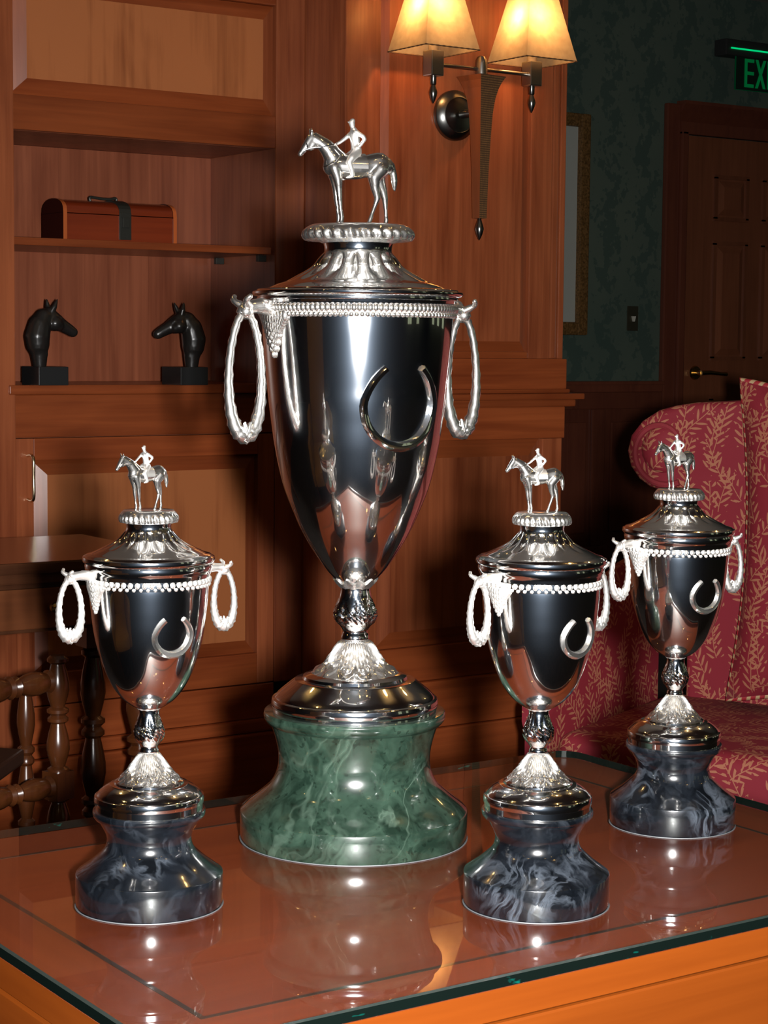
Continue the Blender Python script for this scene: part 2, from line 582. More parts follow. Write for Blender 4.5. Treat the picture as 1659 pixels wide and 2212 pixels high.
def spline(pts, sub=6):
    out = []
    n = len(pts)
    for i in range(n-1):
        p0 = pts[max(i-1, 0)]; p1 = pts[i]; p2 = pts[i+1]; p3 = pts[min(i+2, n-1)]
        for k in range(sub):
            t = k/sub
            out.append(tuple(0.5*((2*b)+(-a+c)*t+(2*a-5*b+4*c-d)*t*t+(-a+3*b-3*c+d)*t**3) for a, b, c, d in zip(p0, p1, p2, p3)))
    out.append(tuple(pts[-1]))
    return out

def remeshed(mb, name, voxel, smooth_it=6, scale=1.0):
    """fuse overlapping limbs into one continuous skin"""
    me = D.meshes.new(name+'_raw')
    me.from_pydata(mb.v, [], mb.f)
    bm = bmesh.new(); bm.from_mesh(me)
    bmesh.ops.recalc_face_normals(bm, faces=bm.faces)
    bm.to_mesh(me); bm.free()
    ob = D.objects.new(name+'_raw', me)
    col.objects.link(ob)
    r = ob.modifiers.new('r', 'REMESH'); r.mode = 'VOXEL'; r.voxel_size = voxel
    s = ob.modifiers.new('s', 'SMOOTH'); s.factor = 0.5; s.iterations = smooth_it
    bpy.context.view_layer.update()
    dg = bpy.context.evaluated_depsgraph_get()
    res = D.meshes.new_from_object(ob.evaluated_get(dg))
    res.name = name
    D.objects.remove(ob)
    D.meshes.remove(me)
    bm = bmesh.new(); bm.from_mesh(res)
    seen, best = set(), []
    for v0 in bm.verts:
        if v0 in seen:
            continue
        st, comp = [v0], [v0]
        seen.add(v0)
        while st:
            q = st.pop()
            for e in q.link_edges:
                w = e.other_vert(q)
                if w not in seen:
                    seen.add(w); st.append(w); comp.append(w)
        if len(comp) > len(best):
            best = comp
    keep = set(best)
    bmesh.ops.delete(bm, geom=[v for v in bm.verts if v not in keep], context='VERTS')
    bm.to_mesh(res); bm.free()
    for v in res.vertices:
        v.co *= scale
    res.polygons.foreach_set('use_smooth', [True]*len(res.polygons))
    res.update()
    return res

def limb(mb, pts, seg=12):
    """capsule chain: list of (x,y,z,r)"""
    for i, p in enumerate(pts):
        mb.sphere(p[:3], p[3], seg, 8)
        if i+1 < len(pts):
            q = pts[i+1]
            mb.tube([p[:3], q[:3]], [p[3], q[3]], seg)

# ------------------------------------------------------------------ room shell
YD = 6.637
CEZ = 2.668
tag(MB().box(-4, 8.5, -4, 7, -0.06, 0).build('floor', CARPET), 'dark carpeted floor', kind='structure')
tag(MB().box(-4.1, 8.6, -4.1, 7.0, CEZ, CEZ+0.08).build('ceiling', CEILM), 'pale ceiling', kind='structure')
wb = MB().box(2.755, 8.5, YD, YD+0.12, 0, CEZ).build('wall_back', PAPER)
tag(wb, 'dark green wallpapered far wall with wainscot', kind='structure')
tag(MB().box(-4, 8.5, -4.1, -4, 0, CEZ).build('wall_front', BACKW), 'dim wall behind the viewer', kind='structure')
wr = MB().box(8.5, 8.6, -4, 7, 0, CEZ).build('wall_right', BACKW)
tag(wr, 'dim wall at the far right', kind='structure')
tag(MB().box(-4.1, -4, -4, 7, 0, CEZ).build('wall_side', BACKW), 'dim wall at the left', kind='structure')

# chair rail, wainscot and casing on the far wall
rail = tag(MB().box(2.9, 6.07, YD-0.035, YD, 0.835, 0.885).box(2.9, 6.07, YD-0.05, YD, 0.868, 0.885).build('trim_1', CASEW, bevel=0.004), 'dark stained chair rail under the green wallpaper', kind='structure')
wains = empty('trim_2', (0, 0, 0))
tag(wains, 'dark stained wainscot panelling below the chair rail', kind='structure')
MB().box(2.9, 6.07, YD-0.018, YD-0.001, 0.0, 0.835).build('backing_board', CASEW, wains)
x = 3.55
while x < 6.0:
    MB().box(x, x+0.075, YD-0.034, YD-0.018, 0.14, 0.76).build('stile', CASEW, wains, bevel=0.004)
    MB().prism([(x+0.115, 0.20), (x+0.115+0.38, 0.20), (x+0.115+0.38, 0.70), (x+0.115, 0.70)], 'y', YD-0.030, YD-0.018).build('panel', CASEW, wains, bevel=0.008)
    x += 0.525
MB().box(2.9, 6.07, YD-0.034, YD-0.018, 0.76, 0.835).build('rail', CASEW, wains, bevel=0.004)
MB().box(2.9, 6.07, YD-0.038, YD-0.018, 0.0, 0.14).build('skirting', CASEW, wains, bevel=0.004)

# door with six raised panels
door = empty('door_1', (0, 0, 0))
tag(door, 'brown six-panel door with brass lever under the exit sign', kind='structure')
DX0, DX1, DZ1 = 6.196, 7.05, 2.012
MB().box(DX0, DX1, YD-0.022, YD-0.002, 0.01, DZ1).build('door_leaf', DOORW, door)
def raised(mb, x0, x1, z0, z1, y, rec, bev, proud):
    """raised panel facing -Y: quirk at the edge, bevel, field"""
    r0 = [(x0, y+rec, z0), (x1, y+rec, z0), (x1, y+rec, z1), (x0, y+rec, z1)]
    b = bev
    r1 = [(x0+b, y-proud, z0+b), (x1-b, y-proud, z0+b), (x1-b, y-proud, z1-b), (x0+b, y-proud, z1-b)]
    rb = [(x0, y+rec+0.004, z0), (x1, y+rec+0.004, z0), (x1, y+rec+0.004, z1), (x0, y+rec+0.004, z1)]
    mb.grid([rb, r0, r1], True, True)
    mb.mi[-10:] = [2, 2, 2, 2, 1, 2, 1, 2, 0, 0]  # top and bottom bevels get their own slot, for painted-in shading
    return mb
for cx0 in (6.385, 6.700):
    for z0, z1 in ((1.640, 1.833), (0.990, 1.527), (0.22, 0.80)):
        cx1 = cx0+0.20
        raised(MB(), cx0+0.018, cx1-0.018, z0+0.018, z1-0.018, YD-0.024, 0.0, 0.028, 0.010).build('door_panel', [DOORW, DOORW, DOORW], door)
        fr = MB()
        for a in ((cx0-0.01, cx1+0.01, z0-0.01, z0+0.008), (cx0-0.01, cx1+0.01, z1-0.008, z1+0.01), (cx0-0.01, cx0+0.008, z0, z1), (cx1-0.008, cx1+0.01, z0, z1)):
            fr.box(a[0], a[1], YD-0.031, YD-0.021, a[2], a[3])
        fr.build('panel_moulding', DOORW, door)
lev = MB()
lev.tube([(6.280, YD-0.030, 0.922), (6.280, YD-0.022, 0.922)], [0.030, 0.034], 24)
lev.tube([(6.280, YD-0.07, 0.922), (6.280, YD-0.022, 0.922)], [0.011, 0.013], 14)
lev.tube([(6.272, YD-0.07, 0.922), (6.33, YD-0.072, 0.924), (6.40, YD-0.068, 0.918), (6.445, YD-0.06, 0.916)], [0.012, 0.011, 0.009, 0.010], 12)
lev.build('lever_handle', BRASS, door, smooth=SM)
cas = empty('trim_3', (0, 0, 0))
tag(cas, 'dark door casing around the six-panel door', kind='structure')
MB().box(6.070, 6.150, YD-0.03, YD-0.001, 0.0, 2.15).box(6.150, 6.190, YD-0.045, YD-0.001, 0.0, 2.03).build('casing_side', CASEW, cas, bevel=0.006)
MB().box(6.150, 7.2, YD-0.045, YD-0.001, 2.016, 2.07).prism([(YD-0.001, 2.07), (YD-0.06, 2.15), (YD-0.06, 2.165), (YD-0.001, 2.165)], 'x', 6.150, 7.25).build('casing_head', CASEW, cas)
MB().box(7.055, 7.2, YD-0.03, YD-0.001, 0.0, 2.016).build('casing_side', CASEW, cas, bevel=0.006)

# exit sign
ex = empty('exit_sign', (6.375, YD-0.05, 2.462))
tag(ex, 'green lit exit sign hanging above the brown door', 'sign')
MB().box(0.0, 0.42, -0.03, 0.049, -0.075, 0.0).build('housing', HOUS, ex, bevel=0.006)
MB().box(0.03, 0.41, -0.036, -0.0305, -0.045, -0.0385).build('lamp_bar', EXITB, ex)
MB().box(0.07, 0.39, -0.025, -0.019, -0.225, -0.0755).build('sign_plate', SIGNG, ex)
eg = MB()
eg.box(0.068, 0.070, -0.026, -0.018, -0.225, -0.0755).box(0.068, 0.39, -0.026, -0.018, -0.227, -0.225)
eg.build('plate_edge', EXITP, ex)
def letter(ch, x, z, w, h):
    mb = MB()
    t = 0.015
    y0, y1 = -0.029, -0.0255
    if ch == 'E':
        mb.box(x, x+t, y0, y1, z, z+h)
        for q in (z, z+h/2-t/2, z+h-t):
            mb.box(x+t, x+w, y0, y1, q, q+t)
    elif ch == 'X':
        for s in (0, 1):
            a, b = (x, x+w-t) if s == 0 else (x+w-t, x)
            mb.prism([(a, z), (a+t, z), (b+t, z+h), (b, z+h)], 'y', y0, y1)
    elif ch == 'I':
        mb.box(x, x+t, y0, y1, z, z+h)
    elif ch == 'T':
        mb.box(x+w/2-t/2, x+w/2+t/2, y0, y1, z, z+h-t)
        mb.box(x, x+w, y0, y1, z+h-t, z+h)
    return mb
lx = 0.125
for ch, w in (('E', 0.058), ('X', 0.066), ('I', 0.015), ('T', 0.062)):
    letter(ch, lx, -0.212, w, 0.130).build('letter', EXITL, ex)
    lx += w+0.012

# light switch
sw = empty('light_switch', (5.902, YD-0.001, 1.169))
tag(sw, 'dark metal light switch plate on green wallpaper beside the door', 'switch')
MB().box(-0.032, 0.032, -0.006, 0, -0.056, 0.056).build('switch_plate', SWPL, sw, bevel=0.002)
MB().prism([(-0.010, 0.010), (0.010, 0.010), (0.003, -0.014), (-0.003, -0.014)], 'y', -0.016, -0.005).build('toggle', SWTG, sw)

# framed picture on the far wall
pf = empty('picture_frame', (5.20, YD-0.001, 1.577))
tag(pf, 'gilt picture frame with pale mat, half hidden behind the panelled column', 'picture')
W2, H2, FW = 0.415, 0.487, 0.058
for nm, a in (('frame_side', (W2-FW, W2, -H2, H2)), ('frame_side', (-W2, -W2+FW, -H2, H2)), ('frame_rail', (-W2+FW, W2-FW, H2-FW, H2)), ('frame_rail', (-W2+FW, W2-FW, -H2, -H2+FW))):
    MB().box(a[0], a[1], -0.03, 0, a[2], a[3]).build(nm, GILT, pf, bevel=0.008)
MB().box(-W2+FW, W2-FW, -0.008, 0, -H2+FW, H2-FW).build('mat_board', MATB, pf)

# tall windows at the end of the room, seen only as reflections in the cups
for i, (wx, wy, wa) in enumerate(((3.3, -4, -PI/2), (4.9, -4, -PI/2), (8.5, -2.4, 0), (8.5, -0.9, 0), (8.5, 0.7, 0))):
    wz = 0.62
    wn = empty('window_%d' % (i+1), (wx, wy, 0), wa)
    tag(wn, 'tall sash window at dusk, seen only mirrored in the silver cups', kind='structure')
    MB().box(-0.012, -0.004, 0, wz, 0.75, 2.35).build('pane', WINL, wn)
    fm = MB()
    for a in ((-0.06, 0, 0.7, 2.4), (wz, wz+0.06, 0.7, 2.4)):
        fm.box(-0.05, -0.001, a[0], a[1], a[2], a[3])
    for z in (0.7, 1.55, 2.35):
        fm.box(-0.05, -0.001, 0, wz, z, z+0.05)
    fm.box(-0.03, -0.0125, wz/2-0.012, wz/2+0.012, 0.75, 2.35)
    fm.build('window_frame', CASEW, wn)

# added chair shape, stand-in for the yellow figure mirrored in the cups
MUST = plain('mustard_cloth', (0.30, 0.17, 0.025, 1), 0.85)
ac = empty('chair_stand_in', (-0.72, 0.86, 0), math.radians(4))
tag(ac, 'added mustard stand-in for the yellow figure mirrored in the large cup', 'chair_stand_in')
MB().box(-0.28, 0.30, -0.30, 0.30, 0.30, 0.46).build('seat', MUST, ac, smooth=SM, bevel=0.04)
MB().prism([(-0.36, 0.30), (-0.24, 0.30), (-0.30, 1.22), (-0.38, 1.22)], 'y', -0.30, 0.30).build('backrest', MUST, ac, smooth=SM, bevel=0.03)
for q in (-1, 1):
    MB().box(-0.30, 0.28, min(q*0.31, q*0.40), max(q*0.31, q*0.40), 0.30, 0.64).build('armrest', MUST, ac, smooth=SM, bevel=0.03)
    for p in (-0.28, 0.24):
        MB().box(p-0.025, p+0.025, q*0.33-0.025, q*0.33+0.025, 0.0, 0.299).build('leg', DARKW, ac, bevel=0.004)

# ceiling downlights
DL = [(-2.6, -2.2), (-0.9, -2.4), (0.8, -2.2), (2.5, -2.4), (4.3, -2.2), (-2.4, 0.0), (-0.7, 0.2), (1.2, -0.4), (3.2, -0.2), (5.0, 0.0), (-2.2, 2.2), (-0.6, 1.5), (0.2, 2.5), (4.6, 2.4), (0.3, -0.9), (1.6, 0.9), (2.6, 1.3)]
d0 = None
for (x, y) in DL:
    if d0 is None:
        d0 = empty('downlight', (x, y, CEZ-0.001))
        tag(d0, 'small round recessed ceiling downlight above the seating area', 'ceiling light', 'recessed downlights')
        MB().lathe([(0.039, -0.006), (0.052, -0.008), (0.058, 0.0), (0.038, 0.0)], 24, cap=False).build('trim_ring', NICKEL, d0, smooth=SM)
        MB().lathe([(0.0, -0.004), (0.038, -0.004), (0.038, -0.001), (0.0, -0.001)], 24).build('lens', DOWN, d0)
    else:
        c = copy_tree(d0)
        c.location = (x, y, CEZ-0.001)

# ------------------------------------------------------------------ panelled column (wall end with the sconce)
YS, YC = 3.326, 3.4806
XA, XB = 2.171, 2.755
cw = empty('wall_left', (0, 0, 0))
tag(cw, 'panelled maple wall end that carries the twin sconce', kind='structure')
MB().box(XA+0.004, XB-0.002, YS+0.022, 3.95, 0.0, CEZ-0.001).build('core', MW_Z, cw)
MB().box(XA, XA+0.02, YS+0.0215, 3.76, 0.0, CEZ-0.001).build('side_panel', MW_Z, cw)
MB().box(XA, 2.258, YS, YS+0.021, 1.012, CEZ-0.001).build('stile', MW_Z, cw, bevel=0.002)
MB().box(2.656, 2.716, YS, YS+0.021, 1.012, CEZ-0.001).build('stile', MW_Z, cw, bevel=0.002)
MB().box(2.719, 2.737, YS+0.002, YS+0.021, 1.012, CEZ-0.001).build('bead', MW_Z, cw, bevel=0.004)
MB().box(2.740, XB, YS, YS+0.021, 1.012, CEZ-0.001).build('stile', MW_Z, cw, bevel=0.002)
MB().box(2.2585, 2.6555, YS, YS+0.021, 2.45, CEZ-0.001).build('rail', MW_X, cw, bevel=0.002)
MB().box(2.2585, 2.6555, YS+0.001, YS+0.021, 1.0125, 1.027).build('rail', MW_X, cw, bevel=0.002)
raised(MB(), 2.2585, 2.6555, 1.0275, 2.4495, YS, 0.012, 0.022, -0.002).build('panel', [MW_Z, MW_X, MW_Z], cw)
MB().box(XA-0.004, XB+0.008, YS-0.006, YS+0.021, 0.945, 1.012).build('plinth_block', MW_X, cw, bevel=0.003)
lm = MB()
lm.box(XA-0.010, XB+0.042, YS-0.030, YS+0.3, 0.922, 0.936)
lm.box(XA-0.008, XB+0.026, YS-0.018, YS+0.3, 0.906, 0.9225)
lm.box(XA-0.006, XB+0.016, YS-0.010, YS+0.3, 0.936, 0.9455)
lm.build('ledge_moulding', MW_X, cw, bevel=0.004)
MB().box(XA-0.004, XB+0.006, YS-0.004, YS+0.021, 0.836, 0.906).build('lower_rail', MW_X, cw, bevel=0.002)
MB().box(XA-0.002, 2.258, YS-0.002, YS+0.021, 0.32, 0.8355).build('lower_stile', MW_Z, cw, bevel=0.002)
MB().box(2.700, XB, YS-0.002, YS+0.021, 0.32, 0.8355).build('lower_stile', MW_Z, cw, bevel=0.002)
raised(MB(), 2.2585, 2.6995, 0.395, 0.8350, YS, 0.012, 0.036, -0.002).build('lower_panel', [MW_Z, MW_X, MW_Z], cw)
MB().box(2.2585, 2.6995, YS-0.001, YS+0.021, 0.32, 0.3945).build('lower_rail', MW_X, cw, bevel=0.002)
MB().box(XA-0.012, XB+0.012, YS-0.016, YS+0.1, 0.218, 0.3195).box(XA-0.02, XB+0.02, YS-0.026, YS+0.1, 0.0, 0.2175).build('base_block', MW_X, cw, bevel=0.004)

# wall behind the cabinet and the neighbour stile at the left edge
tag(MB().box(-4, XA-0.001, 3.80, 3.92, 0.0, CEZ-0.001).build('wall_rear', MW_Z), 'maple panelling behind the built-in cabinet', kind='structure')

# ------------------------------------------------------------------ built-in cabinet
cab = empty('built_in_cabinet', (1.84, YC, 0))
tag(cab, 'built-in maple cabinet with an open shelved niche and raised panels, behind the cups', 'cabinet')
def cp(mb, name, mat, bevel=0.002, parent=None, smooth=None):
    mb.v = [(p[0]-1.84, p[1]-YC, p[2]) for p in mb.v]
    return mb.build(name, mat, parent or cab, bevel=bevel, smooth=smooth)
YB = 3.757
cp(MB().box(1.30, 1.5095, YC-0.012, YB+0.03, 0.0, CEZ-0.002), 'side_stile', MW_Z)
cp(MB().box(1.28, 1.5095, YC-0.035, YC-0.012, 1.745, 1.80), 'stile_capital', MW_X, 0.008)
cp(MB().box(2.1005, XA-0.0005, YC, YB+0.03, 0.32, CEZ-0.002), 'stile', MW_Z)
cp(MB().box(1.51, 2.1, YC, YC+0.02, 1.4455, 1.512), 'rail', MW_X)
cp(MB().box(1.51, 2.1, YC, YC+0.02, 1.738, CEZ-0.002), 'rail', MW_X)
cp(MB().box(1.51, 1.512, YC, YC+0.02, 1.5125, 1.7375), 'frame_edge', MW_Z, 0)
up = MB(); raised(up, 1.512, 2.1, 1.5125, 1.7375, YC, 0.014, 0.031, -0.001)
cp(up, 'upper_panel', [MW_P, MW_X, MW_Z], 0)
cp(MB().box(1.51, 2.1, YC+0.021, YB+0.02, 1.4455, 1.463), 'niche_top', MW_IN, 0)
for i, (a, b) in enumerate(((1.51, 1.735), (1.7352, 1.945), (1.9452, 2.0995))):
    cp(MB().box(a, b, YB, YB+0.015, 0.957, 1.445), 'niche_board', MW_IN, 0)
cp(MB().box(2.0995, 2.1003, YC+0.002, YB, 0.957, 1.445), 'niche_side', MW_IN, 0)
cp(MB().box(1.513, 2.092, YC+0.004, YB-0.001, 1.226, 1.241), 'shelf', MW_X, 0.0015)
for px_, py_ in ((2.085, 3.52), (2.085, 3.70)):
    cp(MB().box(px_-0.006, px_+0.014, py_-0.005, py_+0.005, 1.212, 1.2255), 'shelf_pin', IRON, 0.001)
cp(MB().box(1.495, 2.1, YC-0.016, YB+0.015, 0.937, 0.956), 'counter', MW_X, 0.003)
cp(MB().box(1.51, 2.1, YC-0.001, YC+0.02, 0.8535, 0.9365), 'counter_rail', MW_X)
dr = empty('cabinet_door', (0, 0, 0)); dr.parent = cab
cp(MB().box(1.511, 1.551, YC, YC+0.02, 0.322, 0.8515), 'door_stile', MW_Z, 0.0015, dr)
cp(MB().box(2.059, 2.099, YC, YC+0.02, 0.322, 0.8515), 'door_stile', MW_Z, 0.0015, dr)
cp(MB().box(1.5512, 2.0588, YC, YC+0.02, 0.8085, 0.8515), 'door_rail', MW_X, 0.0015, dr)
cp(MB().box(1.5512, 2.0588, YC, YC+0.02, 0.322, 0.386), 'door_rail', MW_X, 0.0015, dr)
for a, b in ((1.5512, 2.0588),):
    dp = MB(); raised(dp, a, b, 0.3862, 0.8083, YC, 0.013, 0.029, -0.001)
    cp(dp, 'door_panel', [MW_P, MW_X, MW_Z], 0, dr)
hb = MB()
hx = 1.5385
hb.tube(spline([(hx, YC, 0.733), (hx, YC-0.018, 0.731), (hx, YC-0.028, 0.740), (hx, YC-0.028, 0.776), (hx, YC-0.028, 0.811), (hx, YC-0.018, 0.820), (hx, YC, 0.818)], 5), 0.0032, 10)
cp(hb, 'pull_handle', PULL, 0, dr, SM)
cp(MB().box(1.51, 2.1, YC, YC+0.02, 0.246, 0.3195), 'base_rail', MW_X)
bm_ = MB().box(1.30, XA-0.001, YC-0.012, YC+0.03, 0.218, 0.2455)
cp(bm_, 'base_moulding', MW_X, 0.006)
cp(MB().box(1.28, XA-0.001, YC-0.024, YC+0.03, 0.0, 0.2175), 'plinth', MW_X, 0.004)
cp(MB().box(1.512, 2.099, YC+0.035, YC+0.04, 0.2, 0.93), 'carcass', MW_IN, 0)

# ------------------------------------------------------------------ wooden chest on the shelf
ch = empty('wooden_chest', (1.757, 3.512, 1.241))
tag(ch, 'small red-brown wooden chest with iron clasp and rounded lid on the shelf', 'chest')
CL, CD, CHH = 0.125, 0.098, 0.052
MB().box(-CL, CL, 0, CD, 0, CHH).build('chest_body', BOXW, ch, bevel=0.001)
def dome(off, x0, x1):
    pts = []
    for i in range(13):
        a = PI*i/12
        pts.append((CD/2-(CD/2+off)*math.cos(a), CHH+0.0015+(0.028+off)*math.sin(a)**0.72 if 0 < i < 12 else CHH+0.0015))
    return MB().prism(pts, 'x', x0, x1)
dome(0, -CL, CL).build('chest_lid', BOXW, ch, smooth=SM)
for xx in (-CL-0.001, CL-0.007):
    eb = dome(0.0015, xx, xx+0.008).box(xx, xx+0.008, -0.0015, CD+0.0015, 0.0005, CHH+0.002)
    eb.mi = [1 if max(eb.v[i][0] for i in f)-min(eb.v[i][0] for i in f) < 1e-5 else 0 for f in eb.f]
    eb.build('end_band', [BOXT, BOXE], ch, smooth=SM)
cl = MB().box(-0.004, 0.022, -0.003, 0.0, 0.004, CHH+0.006)
pts = []
for i in range(8):
    a = PI*i/12
    pts.append((CD/2-(CD/2+0.003)*math.cos(a), CHH+0.0015+(0.028+0.003)*(math.sin(a)**0.72 if i else 0)))
inner = [(p[0]+0.001, p[1]-0.003) for p in reversed(pts)]
cl.prism(pts+inner, 'x', -0.004, 0.022)
cl.box(0.001, 0.017, -0.007, -0.003, 0.028, 0.048)
cl.build('clasp', IRON, ch, bevel=0.0006)
hd = MB().tube(spline([(-0.045, 0.045, 0.080), (-0.045, 0.045, 0.089), (-0.02, 0.045, 0.087), (0.0, 0.045, 0.087), (0.012, 0.045, 0.089), (0.012, 0.045, 0.080)], 4), 0.0028, 8)
hd.build('carrying_handle', IRON, ch, smooth=SM)

# ------------------------------------------------------------------ horse head bookends
def bookend_head():
    mb = MB()
    L = lambda pts: limb(mb, [((x-242)/1000, y/1000, (550-z)/1000, r/1000) for x, y, z, r in pts], 14)
    L([(234, 0, 556, 36), (232, 0, 495, 45), (224, 0, 445, 62), (222, 0, 405, 67), (236, 0, 345, 60), (258, 0, 305, 48), (284, 0, 285, 34)])
    L([(300, 0, 305, 44), (332, 0, 326, 41), (368, 0, 348, 34), (402, 0, 366, 30), (424, 0, 380, 27)])
    L([(420, 0, 388, 14), (395, 0, 380, 15)])
    for s in (-1, 1):
        L([(312, 22*s, 335, 40), (330, 20*s, 345, 32)])
        L([(296, 20*s, 272, 17), (292+16*(s < 0), 24*s, 248, 15), (286+38*(s < 0), 24*s, 212, 6)])
        L([(436, 12*s, 378, 11)])
        L([(226, 26*s, 420, 34), (256, 24*s, 500, 14)])
        L([(338, 34*s, 306, 10), (352, 31*s, 314, 7)])
    # mane ridge
    L([(270, 0, 266, 12), (222, 0, 294, 13), (184, 0, 342, 13), (164, 0, 400, 12)])
    return remeshed(mb, 'horse_head', 0.0055, 3, 0.37)
head_me = bookend_head()
head_me.materials.append(BRONZE)
be = empty('horse_head_bookend', (1.568, 3.462, 0.956))
tag(be, 'black horse head bookend facing right, left one on the counter', 'bookend', 'pair of horse head bookends')
hh = D.objects.new('horse_head', head_me); col.objects.link(hh); hh.parent = be
hh.location = (-0.008, 0, 0.040)
MB().box(-0.031, 0.031, -0.040, 0.040, 0, 0.036).build('base_block', BLACKST, be, bevel=0.0012)
b2 = copy_tree(be)
tag(b2, 'black horse head bookend facing left, right one beside the big cup')
b2.location = (1.858, 3.430, 0.956)
for c in b2.children:
    if c.name.startswith('horse_head'):
        c.rotation_euler = (0, 0, PI-0.18)
        c.location = (0.012, 0, 0.038)

# ------------------------------------------------------------------ twin sconce
SX, SY = 2.4455, 3.231
sn = empty('wall_sconce', (SX, YS, 1.50))
tag(sn, 'twin lamp wall sconce with parchment shades and tapered wooden torch', 'sconce')
def ssc(mb, name, mat, smooth=None, bevel=0, parent=None):
    return mb.build(name, mat, parent or sn, smooth=smooth, bevel=bevel)
oy = SY-YS
bp = MB()
rows = []
for r, y in [(0.053, 0.0), (0.053, -0.007), (0.0515, -0.010), (0.0385, -0.021), (0.0370, -0.0215), (0.0362, -0.0195), (0.0355, -0.0195), (0.030, -0.0208), (0.020, -0.0222), (0.010, -0.0230), (0.0, -0.0232)]:
    rows.append([(max(r, 1e-4)*math.cos(2*PI*j/48), y, 0.024+max(r, 1e-4)*math.sin(2*PI*j/48)) for j in range(48)])
bp.grid(rows, True, True)
ssc(bp, 'backplate', NICKEL_D, SM)
ssc(MB().tube([(0, -0.03, 0.024), (0, oy+0.012, 0.024)], 0.009, 12), 'stem', NICKEL_D, SM)
# torch: square flared wood, woven band on the right-hand faces
rows = []
for z, h in [(-0.196, 0.0105), (-0.19, 0.0105), (-0.10, 0.0125), (-0.03, 0.0150), (0.02, 0.0175), (0.05, 0.0210), (0.07, 0.0255), (0.085, 0.0310), (0.095, 0.0365)]:
    ca_, sa_ = math.cos(math.radians(7)), math.sin(math.radians(7))
    rows.append([(p*ca_*h-q*sa_*h, oy+p*sa_*h+q*ca_*h, z) for p, q in ((-1, -1), (1, -1), (1, 1), (-1, 1))])
tb = MB(); tb.grid(rows, True, True)
tb.mi = []
for f in tb.f:
    c = [sum(tb.v[i][k] for i in f)/len(f) for k in range(3)]
    tb.mi.append(1 if (len(f) == 4 and abs(c[0]) < 0.008 and c[1] < oy) else 0)
ssc(tb, 'torch', [TORCH, WEAVE])
def finial(cx, cz, s, name='finial', mb=None):
    m = MB()
    m.lathe([(0.0035*s, cz), (0.0045*s, cz-0.004*s), (0.0085*s, cz-0.016*s), (0.0095*s, cz-0.022*s), (0.007*s, cz-0.032*s), (0.003*s, cz-0.041*s), (0.0004, cz-0.045*s)], 18, cx=cx, cy=oy)
    return ssc(m, name, NICKEL_D, SM)
finial(0, -0.196, 1.0)
kn = MB()
kn.lathe([(0.0125, 0.095), (0.0125, 0.122), (0.011, 0.130), (0.007, 0.136), (0.0005, 0.138)], 20, cx=0, cy=oy)
ssc(kn, 'knob', NICKEL, SM)
ssc(MB().tube([(-0.125, oy, 0.110), (0.130, oy, 0.110)], 0.0042, 12), 'crossbar', NICKEL, SM)
for cx, cz, nm in ((-0.1225, 0.0, 'left'), (0.1335, 0.0, 'right')):
    so = MB()
    h = 0.0155
    so.box(cx-h, cx+h, oy-h, oy+h, 0.086, 0.137)
    ssc(so, 'socket', NICKEL, bevel=0.002)
    st = MB().lathe([(0.0065, 0.086), (0.0065, 0.0705), (0.0045, 0.068)], 14, cx=cx, cy=oy)
    ssc(st, 'socket_stem', NICKEL_D, SM)
    finial(cx, 0.072, 0.92)
    cn = MB().lathe([(0.010, 0.137), (0.010, 0.185), (0.009, 0.187)], 14, cx=cx, cy=oy)
    ssc(cn, 'candle_sleeve', SHADE, SM)
    bu = MB().lathe(spline([(0.006, 0.187), (0.011, 0.198), (0.0115, 0.212), (0.006, 0.232), (0.001, 0.240)], 3), 14, cx=cx, cy=oy)
    ssc(bu, 'bulb', BULB, SM)
    # square pyramid shade, stitched scalloped hem
    a, b, z0, z1 = 0.067, 0.028, 0.137, 0.312
    sh = MB()
    n = 14
    rows = []
    for zt in range(9):
        t = zt/8
        hw = a+(b-a)*t
        row = []
        for (p, q) in (((-1, -1), (1, -1)), ((1, -1), (1, 1)), ((1, 1), (-1, 1)), ((-1, 1), (-1, -1))):
            for i in range(n):
                k = i/n
                sc2 = 0.0016*abs(math.sin(PI*k*9)) if zt == 0 else 0
                row.append((cx+hw*(p[0]+(q[0]-p[0])*k), oy+hw*(p[1]+(q[1]-p[1])*k), z0+(z1-z0)*t-sc2))
        rows.append(row)
    sh.grid(rows, True, False)
    so_ = ssc(sh, 'lamp_shade', SHADE)
    hem = MB()
    cr = [(cx-a, oy-a, z0-0.0005), (cx+a, oy-a, z0-0.0005), (cx+a, oy+a, z0-0.0005), (cx-a, oy+a, z0-0.0005)]
    for i in range(4):
        p, q = Vector(cr[i]), Vector(cr[(i+1) % 4])
        hem.tube([p+(q-p)*(k/18) + Vector((0, 0, 0.0012*math.sin(k*PI))) for k in range(19)], [0.0009 if k % 2 else 0.0017 for k in range(19)], 6)
    ssc(hem, 'stitched_hem', STITCH, parent=so_)
    pl = D.lights.new('sconce_bulb', 'POINT')
    pl.energy = 2.0
    pl.color = (1.0, 0.50, 0.18)
    pl.shadow_soft_size = 0.012
    po = D.objects.new('sconce_bulb', pl)
    col.objects.link(po)
    po.parent = sn
    po.location = (cx-0.022, oy-0.012, 0.222)

